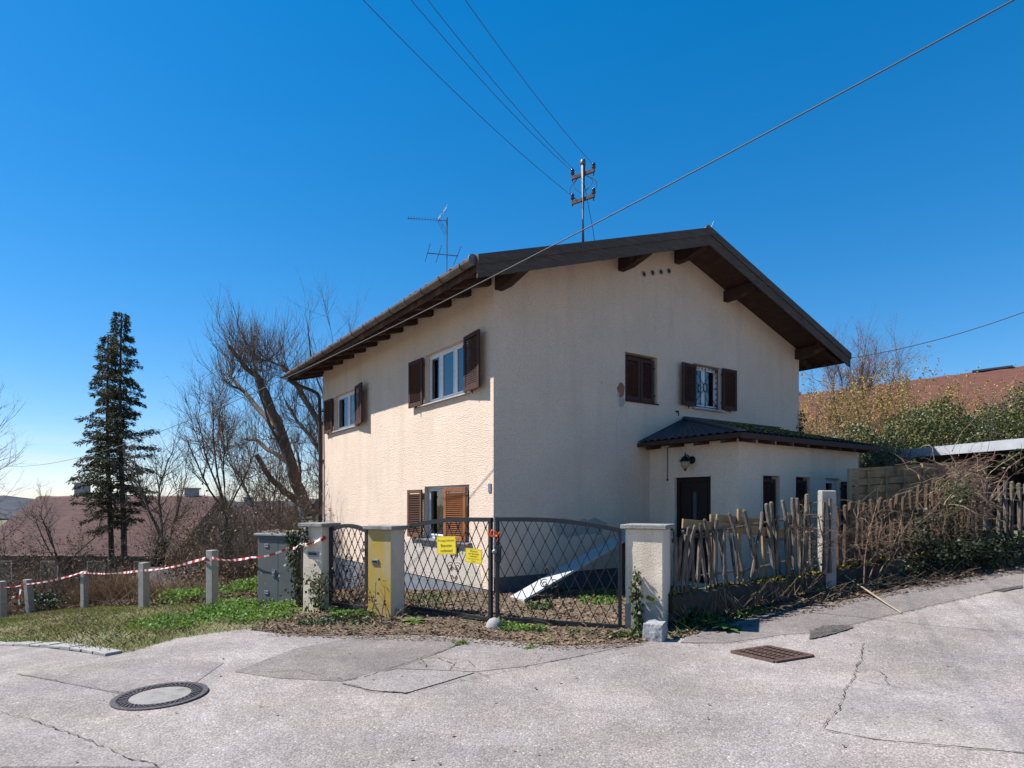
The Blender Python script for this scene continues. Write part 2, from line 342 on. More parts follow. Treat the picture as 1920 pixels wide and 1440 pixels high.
def blades(P, h, w, lean=.5, rng=RNG):
    P = np.asarray(P, float); n = len(P); h = np.broadcast_to(h, (n,))*rng.uniform(.5, 1.4, n); a = rng.uniform(0, 2*math.pi, n)
    d = np.stack([np.cos(a), np.sin(a), np.zeros(n)], 1); s = np.stack([-np.sin(a), np.cos(a), np.zeros(n)], 1)*(w*.5)
    k = (rng.uniform(.2, 1, n)*lean*h)[:, None]; z = np.array([0, 0, 1.]); H = h[:, None]
    V = np.stack([P-s, P+s, P+s*.6+d*k*.4+z*H*.6, P+d*k+z*H*.92, P-s*.6+d*k*.4+z*H*.6], 1).reshape(-1, 3)
    return V, np.arange(5*n).reshape(n, 5)
def tubes(paths, n=3):
    V = []; F = []; o = 0
    for pts, rs in paths:
        pts = np.asarray(pts, float); m = len(pts)
        d = np.gradient(pts, axis=0); d /= np.linalg.norm(d, axis=1)[:, None]+1e-9
        u = np.where(np.abs(d[:, 2:3]) < .9, np.array([[0, 0, 1.]]), np.array([[1., 0, 0]])); x = np.cross(d, u); x /= np.linalg.norm(x, axis=1)[:, None]+1e-9; y = np.cross(d, x)
        rs = np.asarray(rs, float)[:, None]
        ring = [pts+(x*math.cos(2*math.pi*k/n)+y*math.sin(2*math.pi*k/n))*rs for k in range(n)]
        V.append(np.stack(ring, 1).reshape(-1, 3))
        i = np.arange(m-1)[:, None]*n; k = np.arange(n)[None]; a = i+k; b = i+(k+1) % n
        F.append(np.stack([a, b, b+n, a+n], -1).reshape(-1, 4)+o); o += m*n
    return np.concatenate(V), np.concatenate(F)
def nrmz(v): return v/(np.linalg.norm(v)+1e-9)
def twig(p, d, L, r, rng, wig=.25, up=.12, n=5):
    pts = [np.array(p, float)]; d = nrmz(np.array(d, float))
    for i in range(n-1):
        d = nrmz(d+rng.normal(size=3)*wig/2+np.array([0, 0, up])); pts.append(pts[-1]+d*L/(n-1))
    return pts, np.linspace(r, r*.35, n)
def branch_out(paths, rng, base, ratio, kids, lmin, lmax, r, ang=.8, up=.15, wig=.25, tmin=.2):
    """side shoots along given (pts, radii) paths"""
    new = []
    for pts, rs in base:
        pts = np.asarray(pts); m = len(pts)
        for _ in range(rng.poisson(kids)):
            t = rng.uniform(tmin, 1)*(m-1); i = min(int(t), m-2); q = pts[i]+(pts[i+1]-pts[i])*(t-i)
            d = nrmz(pts[i+1]-pts[i]); d = nrmz(d+rng.normal(size=3)*ang+np.array([0, 0, up]))
            new.append(twig(q, d, rng.uniform(lmin, lmax), min(r, rs[i]*.7), rng, wig, up))
    paths += new; return new

# ------------------------------------------------------------------ the lie of the land
CTRL = np.array([(0, 0, 0), (-3, 3, -.02), (3, 3, .02), (0, 5, 0), (2.7, 6.6, 0), (-3, 5.2, -.05), (0, 7.4, 0), (1.7, 7.8, 0), (-.23, 8.3, 0), (-1.8, 8.8, 0),
    (-2.9, 9.4, -.02), (-.3, 10.4, .08), (-2.35, 13.45, -.32), (-5.5, 18, -.95), (2.1, 12.15, -.03), (3.9, 10.8, .08), (4.79, 9.5, .33), (3.2, 8.3, .1), (7.4, 13.3, .45),
    (8.0, 10.0, .53), (9.5, 12.2, .75), (5.2, 7.4, .16), (6.5, 5, .2), (10, 6, .5), (14, 12, 1.1), (14, 16, 1.4), (-4.32, 6.57, -.03), (-7.44, 9.07, -.45), (-4.2, 10.4, -.12), (-5.6, 11.7, -.30),
    (-7.96, 13.5, -.67), (-11.1, 16.2, -1.15), (-12.9, 17.5, -1.5), (-9, 5, -.45), (-16, 10, -1.6), (-20, 22, -3.2), (-12, 24, -2.9), (-30, 40, -5.2), (-60, 60, -6), (-5, 42, -4.5),
    (10, 24, 1.0), (30, 30, 3.0), (60, 20, 5.5), (40, 60, 3.5), (0, 70, -4), (0, -25, 0), (-40, -20, -3), (40, -20, 2)], float)
def _tps(r): return np.where(r > 0, r*r*np.log(r+1e-12), 0)
def _fit():
    P = CTRL[:, :2]; n = len(P); K = _tps(np.linalg.norm(P[:, None]-P[None], axis=2))+np.eye(n)*.4
    A = np.zeros((n+3, n+3)); A[:n, :n] = K; A[:n, n] = 1; A[:n, n+1:] = P; A[n, :n] = 1; A[n+1:, :n] = P.T
    return np.linalg.solve(A, np.concatenate([CTRL[:, 2], np.zeros(3)]))
_W = _fit()
def zt(x, y):
    x = np.asarray(x, float); y = np.asarray(y, float); sh = x.shape; x = x.ravel(); y = y.ravel()
    rr = np.hypot(x, y); k = np.where(rr > 75, 75/np.maximum(rr, 1e-6), 1); xx = x*k; yy = y*k
    out = np.empty(len(xx))
    for i in range(0, len(xx), 20000):
        P = np.stack([xx[i:i+20000], yy[i:i+20000]], 1); r = np.linalg.norm(P[:, None]-CTRL[None, :, :2], axis=2)
        out[i:i+20000] = _tps(r)@_W[:-3]+_W[-3]+P@_W[-2:]
    return np.clip(out, -9, 9).reshape(sh)
def z1(x, y): return float(zt(np.array([x]), np.array([y]))[0])
def pr(px): return (px-CX)/FP
def at(px, py, Y): return Vector((pr(px)*Y, Y, EYE+(HY-py)*Y/FP))            # a photo pixel at a known distance
_Y = np.arange(1.5, 70, .05)
def gp(px, py, dz=0):                                                         # a photo pixel on the ground
    e = (py-HY)/FP; f = EYE-e*_Y-zt(pr(px)*_Y, _Y); i = int(np.argmax(f < 0))
    if i == 0: i = len(_Y)-1
    a = f[i-1]/(f[i-1]-f[i]+1e-12); Y = _Y[i-1]+a*.05; X = pr(px)*Y
    return Vector((X, Y, z1(X, Y)+dz))
def inpoly(x, y, poly):
    x = np.asarray(x, float); y = np.asarray(y, float); ins = np.zeros(x.shape, bool); n = len(poly)
    for i in range(n):
        x0, y0 = poly[i][:2]; x1, y1 = poly[(i+1) % n][:2]
        c = ((y0 > y) != (y1 > y)) & (x < (x1-x0)*(y-y0)/((y1-y0) if y1 != y0 else 1e-9)+x0); ins ^= c
    return ins
def scatter(poly, n, rng=RNG):
    P = np.array([p[:2] for p in poly]); lo = P.min(0); hi = P.max(0); out = np.zeros((0, 2))
    while len(out) < n:
        q = rng.uniform(lo, hi, (n*2, 2)); out = np.concatenate([out, q[inpoly(q[:, 0], q[:, 1], poly)]])
    q = out[:n]; return np.column_stack([q, zt(q[:, 0], q[:, 1])])

# ------------------------------------------------------------------ ground, road, kerb
edge_px = [(0, 1211), (60, 1213), (120, 1219), (196, 1231), (250, 1221), (330, 1197), (420, 1184), (490, 1177), (560, 1186), (640, 1189), (700, 1187), (790, 1186), (880, 1190),
           (960, 1199), (1040, 1204), (1130, 1203), (1200, 1203), (1262, 1198), (1300, 1186), (1400, 1158), (1480, 1141), (1560, 1127), (1640, 1114), (1700, 1101), (1780, 1086), (1860, 1072), (1919, 1063)]
EDGE = [gp(*p) for p in edge_px]
k0, k1 = EDGE[0], EDGE[3]; kd = (k0-k1).normalized(); kl = k0+kd*22
e1 = EDGE[-1]; ed = (EDGE[-1]-EDGE[-4]).normalized()
ROAD = [(kl.x, kl.y)]+[(p.x, p.y) for p in EDGE]+[(e1.x+ed.x*8, e1.y+ed.y*8), (40, 16), (40, -25), (-45, -25), (-45, kl.y-6)]
import bmesh
def sheet(name, poly, dz, mat, parent=None, step=.3, lim=(-12, 14, -2, 18), kind=None, rough=0):
    bm = bmesh.new(); bm.faces.new([bm.verts.new((p[0], p[1], 0)) for p in poly])
    P = np.array([p[:2] for p in poly]); lo = P.min(0); hi = P.max(0)
    def cuts(a, b, l0, l1):
        f = list(np.arange(max(a, l0)+step, min(b, l1), step)); c = [v for v in np.arange(math.floor(a), b, 4.0) if a < v < l0 or l1 < v < b]; return f+c
    for ax, (a, b, l0, l1) in enumerate(((lo[0], hi[0], lim[0], lim[1]), (lo[1], hi[1], lim[2], lim[3]))):
        for v in cuts(a, b, l0, l1):
            co = (v, 0, 0) if ax == 0 else (0, v, 0); no = (1, 0, 0) if ax == 0 else (0, 1, 0)
            bmesh.ops.bisect_plane(bm, geom=bm.verts[:]+bm.edges[:]+bm.faces[:], plane_co=co, plane_no=no)
    xy = np.array([v.co[:2] for v in bm.verts]); z = zt(xy[:, 0], xy[:, 1])+dz
    if rough: z = z+RNG.uniform(-rough, rough, len(z))
    c = P.mean(0); oz = z1(*c)
    for v, q in zip(bm.verts, z): v.co.z = q-oz; v.co.x -= c[0]; v.co.y -= c[1]
    bmesh.ops.triangulate(bm, faces=bm.faces[:])
    for f in bm.faces:
        f.normal_update()
        if f.normal.z < 0: f.normal_flip()
    me = bpy.data.meshes.new(name); bm.to_mesh(me); bm.free(); me.shade_smooth()
    return link_mesh(name, me, mat, parent, (c[0], c[1], oz), kind)
def ground():
    xs = np.unique(np.concatenate([np.arange(-14, 15, .22), np.arange(-40, 40, 2.), np.arange(-160, 160, 14.), np.linspace(-2200, 2200, 41)]).round(3))
    ys = np.unique(np.concatenate([np.arange(3, 24, .22), np.arange(-30, 60, 2.), np.arange(-60, 220, 14.), np.linspace(-600, 3000, 37)]).round(3))
    X, Y = np.meshgrid(xs, ys); Z = zt(X, Y); ins = inpoly(X, Y, ROAD)
    near = (np.abs(X) < 16) & (Y > 2) & (Y < 25)
    Z = Z-.012+np.where(near, np.sin(X*3.1+np.sin(Y*2.3)*2)*.012+np.sin(Y*4.7+X*1.7)*.01, 0)
    Z = np.where(ins, Z-.06, Z); Z = np.where(np.hypot(X, Y) > 150, Z-4, Z)
    n, m = X.shape; i = np.arange(n-1)[:, None]*m+np.arange(m-1)[None]; F = np.stack([i, i+1, i+m+1, i+m], -1).reshape(-1, 4)
    structure(fast('ground', np.stack([X.ravel(), Y.ravel(), Z.ravel()], 1), F, 'verge', origin=(0, 0, 0), smooth=True))
ground()
road = structure(sheet('road', ROAD, 0, 'asphalt'))
def gpoly(px): return [tuple(gp(*p)[:2]) for p in px]
def patch(name, px, mat, dz=.004): return sheet(name, gpoly(px), dz, mat, road, step=.15, lim=(-20, 20, 0, 30))
patch('asphalt_patch', [(440, 1260), (560, 1215), (700, 1190), (800, 1190), (870, 1205), (830, 1222), (740, 1255), (640, 1278), (520, 1272)], 'asphalt_dark')
patch('asphalt_patch', [(640, 1283), (700, 1262), (760, 1258), (890, 1262), (832, 1280), (760, 1301), (700, 1296)], 'asphalt_light', .008)
patch('asphalt_patch', [(743, 1254), (830, 1223), (884, 1204), (960, 1201), (1050, 1207), (1190, 1207), (1080, 1232), (985, 1250), (893, 1260)], 'asphalt_mid', .004)
patch('asphalt_patch', [(1548, 1368), (1580, 1330), (1605, 1275), (1640, 1282), (1760, 1305), (1990, 1330), (1990, 1420), (1800, 1400), (1640, 1387)], 'asphalt_light', .004)
patch('asphalt_patch', [(30, 1265), (160, 1248), (300, 1233), (420, 1243), (360, 1285), (240, 1305), (130, 1283)], 'asphalt_mid')
patch('asphalt_patch', [(1275, 1206), (1300, 1188), (1400, 1160), (1480, 1143), (1640, 1116), (1780, 1088), (1918, 1065), (1918, 1098), (1780, 1128), (1640, 1160), (1540, 1186), (1470, 1190), (1360, 1206)], 'asphalt_dark', .004)
patch('asphalt_patch', [(0, 1337), (140, 1382), (300, 1439), (0, 1439)], 'asphalt_light')
def ribbon(px, w, mat='crack', dz=.011, jit=1.0):
    """a crack: a ragged dark strip lying in the road surface"""
    P = [gp(*p) for p in px]; Q = []
    for a, b in zip(P[:-1], P[1:]):
        n = max(2, int((b-a).length/.035))
        Q += [a.lerp(b, i/n) for i in range(n)]
    Q.append(P[-1]); V = []; F = []; off = 0
    for i, q in enumerate(Q):
        d = (Q[min(i+1, len(Q)-1)]-Q[max(i-1, 0)]); s = Vector((-d.y, d.x, 0)).normalized()
        off = off*.85+random.uniform(-.011, .011)*jit; h = w*.48*random.choice((.12, .3, .5, .7, .9, 1.2))*.5
        for k in (-1, 1):
            p = q+s*(off+k*h); V.append((p.x, p.y, z1(p.x, p.y)+dz))
    F = [(2*i, 2*i+1, 2*i+3, 2*i+2) for i in range(len(Q)-1)]
    m = MB(); m.v = V; m.f = F; return m.build('crack', mat, road, fix=False)
for px, w in (([(640, 1281), (700, 1264), (760, 1244), (830, 1220), (884, 1200)], .022), ([(640, 1283), (700, 1297), (760, 1301), (832, 1283), (985, 1252), (1100, 1230), (1200, 1210), (1240, 1203)], .022),
              ([(743, 1257), (820, 1259), (893, 1263), (920, 1270)], .014), ([(985, 1250), (1008, 1240), (1020, 1232)], .01), ([(0, 1336), (60, 1352), (140, 1381), (220, 1410), (300, 1438)], .022),
              ([(785, 1243), (800, 1252), (840, 1252), (880, 1256)], .01), ([(800, 1252), (790, 1236), (820, 1234), (850, 1246), (872, 1240)], .019), ([(820, 1234), (880, 1240), (895, 1252)], .019), ([(850, 1246), (843, 1258)], .019), ([(775, 1245), (812, 1240)], .014),
              ([(1275, 1206), (1360, 1207), (1470, 1192), (1540, 1188), (1640, 1161), (1780, 1129), (1920, 1098)], .022), ([(1560, 1188), (1700, 1190), (1919, 1191)], .012), ([(1540, 1206), (1585, 1208), (1622, 1208)], .012),
              ([(1622, 1208), (1615, 1240), (1596, 1277), (1575, 1325), (1545, 1370)], .02), ([(1545, 1370), (1640, 1388), (1800, 1401), (1919, 1413)], .016), ([(1610, 1278), (1660, 1287), (1800, 1310), (1919, 1322)], .014),
              ([(1605, 1262), (1640, 1258), (1660, 1268), (1663, 1285)], .019), ([(440, 1258), (560, 1216)], .014), ([(30, 1264), (130, 1283), (228, 1302)], .010), ([(690, 1197), (706, 1176)], .012),
              ([(1365, 1185), (1440, 1186), (1480, 1195)], .010), ([(500, 1262), (560, 1258), (640, 1275)], .014), ([(1650, 1208), (1680, 1196)], .014)):
    ribbon(px, w)
def pothole(px, name='pothole'):
    q = gpoly(px); c = np.mean(np.array(q), 0); bm = bmesh.new(); n = 28; rim = []
    import itertools
    L = [Vector((*p, 0)) for p in q]; seg = []
    for i in range(len(L)):
        for k in range(4): seg.append(L[i].lerp(L[(i+1) % len(L)], k/4))
    rings = []
    for j, (s, dz) in enumerate(((1.0, .010), (.92, .013), (.7, .008), (.4, .006), (.12, .007))):
        row = []
        for p in seg:
            x = c[0]+(p.x-c[0])*s+random.uniform(-.012, .012); y = c[1]+(p.y-c[1])*s+random.uniform(-.012, .012)
            row.append(bm.verts.new((x, y, z1(x, y)+dz+random.uniform(-.002, .004))))
        rings.append(row)
    for a, b in zip(rings[:-1], rings[1:]):
        for i in range(len(a)): bm.faces.new((a[i], a[(i+1) % len(a)], b[(i+1) % len(a)], b[i]))
    bm.faces.new(rings[-1]); bmesh.ops.recalc_face_normals(bm, faces=bm.faces)
    me = bpy.data.meshes.new(name); bm.to_mesh(me); bm.free(); link_mesh(name, me, 'pothole', road, (0, 0, 0)).location = -WLOC[road]
pothole([(1518, 1186), (1560, 1174), (1596, 1175), (1600, 1179), (1572, 1187), (1540, 1196), (1518, 1200)])
pothole([(1860, 1108), (1915, 1099), (1919, 1103), (1880, 1110)])
ribbon([(1518, 1184), (1545, 1175), (1598, 1174)], .035, dz=.016)

def kerb():
    root = structure(bpy.data.objects.new('kerb', None)); COL.objects.link(root); root.location = k1; WLOC[root] = Vector(k1)
    n = 30; L = (k0-k1).length+7; d = kd; s = Vector((-d.y, d.x, 0)).normalized()
    if s.y < 0: s = -s
    for i in range(n):
        a = i*.33; p = k1+d*a+s*.09; q = k1+d*(a+.32)+s*.09; p.z = z1(p.x, p.y)+.005; q.z = z1(q.x, q.y)+.005
        p += s*random.uniform(-.008, .008); q += s*random.uniform(-.008, .008)
        h = .022+random.uniform(-.006, .006); m = MB(); m.bar(p+Vector((0, 0, 0)), q, .17, 2*h, (0, 0, 1)); m.build('kerb_stone', 'kerb', root, bevel=.008)
kerb()

def slope_axes(x, y):
    e = .3; dx = Vector((e, 0, z1(x+e, y)-z1(x-e/1e3, y))).normalized(); dy = Vector((0, e, z1(x, y+e)-z1(x, y))).normalized()
    n = dx.cross(dy).normalized(); dx = (dx-n*dx.dot(n)).normalized(); return dx, n.cross(dx), n
def manhole():
    c = gp(301, 1306, .006); ax, ay, n = slope_axes(c.x, c.y)
    root = thing('manhole_cover', 'round iron manhole cover with pale concrete centre set in the road', 'manhole cover', c)
    def ring(m, r0, r1, z0, z1_, k=48):
        vs = []; fs = []
        for r, z in ((r0, z0), (r0, z1_), (r1, z1_), (r1, z0)):
            vs += [c+(ax*math.cos(2*math.pi*i/k)+ay*math.sin(2*math.pi*i/k))*r+n*z for i in range(k)]
        for j in range(3):
            for i in range(k): fs.append((j*k+i, j*k+(i+1) % k, (j+1)*k+(i+1) % k, (j+1)*k+i))
        m.add(vs, fs)
    m = MB(); ring(m, .322, .366, -.02, .010); m.build('frame', 'cast_iron', root)
    m = MB(); ring(m, .235, .316, -.02, .003); m.build('cover_ring', 'cast_iron', root)
    m = MB(); k = 44
    for row, (r0, r1) in enumerate(((.241, .262), (.268, .288), (.294, .313))):
        for i in range(k):
            a = 2*math.pi*(i+.5*(row % 2))/k
            p = c+(ax*math.cos(a)+ay*math.sin(a))*r0+n*.006; q = c+(ax*math.cos(a)+ay*math.sin(a))*r1+n*.006
            m.bar(p, q, .019, .010, n)
    m.build('studs', 'cast_iron', root, kind='stuff')
    m = MB(); m.lathe([(.233, -.02), (.233, .006), (.15, .010), (.01, .011)], c, 40, n); m.build('concrete_centre', 'manhole_concrete', root, smooth=False)
manhole()
def drain():
    P = [gp(*p) for p in ((1370, 1224), (1443, 1214), (1521, 1231), (1455, 1243))]; c = sum(P, Vector())/4; u = (P[2]-P[1]); v = (P[0]-P[1]); u = (u+(P[3]-P[0]))/2; v = (v+(P[3]-P[2]))/2
    root = thing('drain_grate', 'square rusty iron drain grate sunk in the road', 'drain grate', c)
    o = c-u/2-v/2+Vector((0, 0, .012)); m = MB()
    for a, b in ((o, o+u), (o+v, o+u+v), (o, o+v), (o+u, o+u+v)): m.bar(a, b, .045, .02)
    m.build('frame', 'iron_rust', root)
    for i in range(1, 10):
        a = o+u*(i/10.0); m = MB(); m.bar(a+v*.03, a+v*.97, .017, .016); m.build('bar', 'iron_rust', root)
    for i in (.25, .5, .75):
        m = MB(); m.bar(o+v*i+u*.03, o+v*i+u*.97, .022, .021); m.build('crossbar', 'iron_rust', root)
    m = MB(); m.prism([o+Vector((0, 0, -.009)), o+u+Vector((0, 0, -.009)), o+u+v+Vector((0, 0, -.009)), o+v+Vector((0, 0, -.009))], (0, 0, .004)); m.build('sump', 'room_dark', root)
drain()

# ------------------------------------------------------------------ the house
HC = Vector((-.31, 10.5, 0)); HG = Vector((.822, .569, 0)); HL = Vector((-.569, .822, 0)); HANG = math.atan2(.569, .822)
def H(a, b, z): return HC+HG*a+HL*b+Vector((0, 0, z))
AW, BW = 9.17, 8.98; RID = AW/2; SL = .325; ZR = 7.03; OE, OV = .78, .82      # width, depth, roof slope, ridge height, overhangs
def ztop(a): return ZR-SL*abs(a-RID)
house = thing('house', 'two storey cream roughcast house with brown shutters and wide dark eaves', 'house', H(AW/2, BW/2, 0))
# wall-local frames: (u along wall, d depth inwards, z)
def FG(u, d, z): return H(u, d, z)                     # gable wall
def FL(u, d, z): return H(d, u, z)                     # long wall, u away from the corner
PA, PB, PE = 3.77, -2.08, 7.92                         # porch: left face a, front b, right end a
def FP1(u, d, z): return H(PA+d, -u, z)                # porch side wall with the door, u = distance from the gable
def FP2(u, d, z): return H(PA+u, PB+d, z)              # porch front wall
def wall(name, tf, u0, u1, z0, top, holes, mat, parent, depth=.17, extra=()):
    """wall face with openings and their reveals; top is a function of u"""
    us = sorted({u0, u1, *extra, *[h[0] for h in holes], *[h[1] for h in holes]}); zlow = min(top(u0), top(u1))
    zs = sorted({z0, zlow, *[h[2] for h in holes], *[h[3] for h in holes]}); zs = [z for z in zs if z <= zlow]
    m = MB(tf)
    for a, b in zip(us[:-1], us[1:]):
        for c, d in zip(zs[:-1], zs[1:]):
            if any(h[0] <= a and b <= h[1] and h[2] <= c and d <= h[3] for h in holes): continue
            m.add([(a, 0, c), (b, 0, c), (b, 0, d), (a, 0, d)], [(0, 1, 2, 3)])
        if top(a) > zlow or top(b) > zlow:
            vs = [(a, 0, zlow), (b, 0, zlow)]+([(b, 0, top(b))] if top(b) > zlow+1e-6 else [])+([(a, 0, top(a))] if top(a) > zlow+1e-6 else []); m.add(vs, [tuple(range(len(vs)))])
    for h in holes:
        a, b, c, d = h[:4]; e = h[4] if len(h) > 4 else depth
        for p, q in (((a, c), (b, c)), ((b, c), (b, d)), ((b, d), (a, d)), ((a, d), (a, c))):
            m.add([(p[0], 0, p[1]), (q[0], 0, q[1]), (q[0], e, q[1]), (p[0], e, p[1])], [(0, 1, 2, 3)])
    return m.build(name, mat, parent, fix=False)
GW = [(3.08, 4.0, 3.62, 4.57), (5.12, 6.04, 3.65, 4.61)]
LW = [(.85, 2.52, 3.58, 4.57), (6.22, 8.0, 3.55, 4.50), (.80, 2.56, .89, 1.93)]
VENTS = [(3.6, 6.20), (3.85, 6.28), (4.1, 6.35), (4.34, 6.42)]
zs_ = lambda a: ztop(a)-.115
wall('gable_wall', FG, 0, AW, .34, zs_, GW, 'stucco', house, extra=(RID,))
wall('side_wall', FL, 0, BW, .12, lambda u: zs_(0), LW, 'stucco', house)
m = MB(H); m.add([(AW, 0, -1.2), (AW, BW, -1.2), (AW, BW, zs_(AW)), (AW, 0, zs_(AW))], [(0, 1, 2, 3)]); m.build('side_wall', 'stucco', house, fix=False)
m = MB(H); m.add([(AW, BW, -1.8), (0, BW, -1.8), (0, BW, zs_(0)), (RID, BW, zs_(RID)), (AW, BW, zs_(AW))], [(0, 1, 2, 3, 4)]); m.build('gable_wall', 'stucco', house, fix=False)
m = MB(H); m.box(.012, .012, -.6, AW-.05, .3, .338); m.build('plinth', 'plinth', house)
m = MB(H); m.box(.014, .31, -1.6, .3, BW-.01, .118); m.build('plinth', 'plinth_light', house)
m = MB(H); m.box(.5, .5, -.5, AW-.4, BW-.4, 5.0); o_ = m.build('interior', 'room_dark', house)
# a greyer field with a curved top, low on the long wall
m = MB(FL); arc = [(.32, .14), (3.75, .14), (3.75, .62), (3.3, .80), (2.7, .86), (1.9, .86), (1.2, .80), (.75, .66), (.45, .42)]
m.add([(u, -.004, z) for u, z in arc], [tuple(range(len(arc)))]); m.build('wall_patch', 'stucco_grey', house, fix=False)
# spalled render with bare brick beside the closed shutters, and hair cracks
def blob(tf, c, ru, rz, mat, d, n=13):
    m = MB(tf); pts = [(c[0]+math.cos(2*math.pi*i/n)*ru*random.uniform(.7, 1.1), -d, c[1]+math.sin(2*math.pi*i/n)*rz*random.uniform(.75, 1.1)) for i in range(n)]
    m.add(pts, [tuple(range(n))]); return m.build('bare_spot', mat, house, fix=False)
blob(FG, (2.96, 3.80), .11, .17, 'brick_bare', .004); blob(FG, (2.98, 3.57), .10, .11, 'mortar_bare', .005); blob(FG, (2.90, 3.72), .035, .05, 'mortar_bare', .007, 8)
blob(FG, (2.45, 3.9), .02, .025, 'mortar_bare', .004, 7); blob(FG, (1.85, 3.4), .015, .02, 'mortar_bare', .004, 7)
m = MB(FG); gy = [(1.35+.13*i+random.uniform(-.03, .03), .98+random.uniform(-.05, .05)) for i in range(9)]
pts = [(1.3, -.005, 1.22)]+[(u, -.005, 1.30+random.uniform(-.06, .03)) for u, _ in gy]+[(2.6, -.005, 1.2)]+[(u, -.005, z) for u, z in reversed(gy)]
m.add(pts, [tuple(range(len(pts)))]); m.build('wall_patch', 'mortar_bare', house, fix=False)
def wallcrack(tf, pts, w=.006):
    m = MB(tf); P = []
    for a, b in zip(pts[:-1], pts[1:]):
        for i in range(6): P.append((a[0]+(b[0]-a[0])*i/6+random.uniform(-.012, .012), a[1]+(b[1]-a[1])*i/6))
    V = []
    for u, z in P: V += [(u-w/2*random.uniform(.4, 1), -.005, z), (u+w/2*random.uniform(.4, 1), -.005, z)]
    m.add(V, [(2*i, 2*i+1, 2*i+3, 2*i+2) for i in range(len(P)-1)]); m.build('wall_crack', 'mortar_bare', house, fix=False)
wallcrack(FG, [(2.97, 3.45), (2.83, 3.2), (2.86, 2.05), (3.0, 1.5), (2.95, 1.1)]); wallcrack(FG, [(4.55, 6.2), (4.5, 5.7), (4.35, 5.2), (4.3, 4.9)], .005)
# vents
for u, z in VENTS:
    m = MB(FG); m.tube([(u+.054*math.cos(t), -.004, z+.054*math.sin(t)) for t in np.linspace(0, 2*math.pi, 19)], .012, 5); v = m.build('vent', 'sill', house)
    m = MB(FG); m.add([(u+.05*math.cos(t), -.005, z+.05*math.sin(t)) for t in np.linspace(0, 2*math.pi, 17)[:-1]], [tuple(range(16))]); m.build('vent_hole', 'room_dark', v, fix=False)
m = MB(FG); m.box(4.55, -.06, 3.50, 4.58, 0, 3.53); m.box(4.565, -.06, 3.47, 4.59, -.045, 3.53); m.box(4.575, -.06, 3.42, 4.595, -.045, 3.48); m.build('shutter_catch', 'lamp_black', house)

def dirang(tf, du, dd):
    v = tf(du, dd, 0)-tf(0, 0, 0); return math.atan2(v.y, v.x)
def window(tf, u0, u1, z0, z1_, splits, d=.10, cur=(), label=None, fw=.055):
    """frame with casements; splits = positions 0..1 of the mullions; cur = panes with a curtain behind"""
    m = MB(tf); e = .05
    m.box(u0, d, z0, u1, d+e, z0+fw); m.box(u0, d, z1_-fw, u1, d+e, z1_); m.box(u0, d, z0+fw, u0+fw, d+e, z1_-fw); m.box(u1-fw, d, z0+fw, u1, d+e, z1_-fw)
    edges = [u0+fw]+[u0+(u1-u0)*s for s in splits]+[u1-fw]
    for s in edges[1:-1]: m.box(s-.035, d-.01, z0+fw, s+.035, d+e, z1_-fw)
    w = m.build('window', 'window_paint', house, bevel=.004)
    if label: w['label'] = label
    for i, (a, b) in enumerate(zip(edges[:-1], edges[1:])):
        a2 = a+(.035 if i else 0); b2 = b-(.035 if i < len(splits) else 0); c = .038
        m = MB(tf); zz0, zz1 = z0+fw, z1_-fw; dd = d-.016
        m.box(a2+.004, dd, zz0+.004, b2-.004, dd+.04, zz0+c); m.box(a2+.004, dd, zz1-c, b2-.004, dd+.04, zz1-.004); m.box(a2+.004, dd, zz0+c, a2+c, dd+.04, zz1-c); m.box(b2-c, dd, zz0+c, b2-.004, dd+.04, zz1-c)
        m.build('casement', 'window_paint', w, bevel=.004)
        m = MB(tf); m.box(a2+c, d+.004, zz0+c, b2-c, d+.010, zz1-c); m.build('pane', 'glass', w)
        if cur and cur[i]:
            m = MB(tf); n = 28; x0 = a2+(b2-a2)*cur[i][0]; x1 = a2+(b2-a2)*cur[i][1]
            V = []
            for k in range(n+1):
                t = k/n; u = x0+(x1-x0)*t; y = d+.06+.022*math.sin(t*31+i)+.01*math.sin(t*77); V += [(u, y, z0+.02), (u, y, z1_-.02)]
            m.add(V, [(2*k, 2*k+2, 2*k+3, 2*k+1) for k in range(n)]); m.build('curtain', 'curtain', w, smooth=True, fix=False)
    m = MB(tf); m.add([(u0-.02, d+.33, z0-.02), (u1+.02, d+.33, z0-.02), (u1+.02, d+.33, z1_+.02), (u0-.02, d+.33, z1_+.02)], [(0, 1, 2, 3)]); m.build('room_behind', 'room_dark', w, fix=False)
    return w
def sill(tf, u0, u1, z, out=.07, mat='sill'):
    m = MB(tf); m.hexa([(u0, -out, z-.035), (u1, -out, z-.035), (u1, .12, z-.02), (u0, .12, z-.02), (u0, -out, z-.008), (u1, -out, z-.008), (u1, .12, z+.012), (u0, .12, z+.012)]); m.build('window_sill', mat, house, bevel=.004)
SLATS = {}
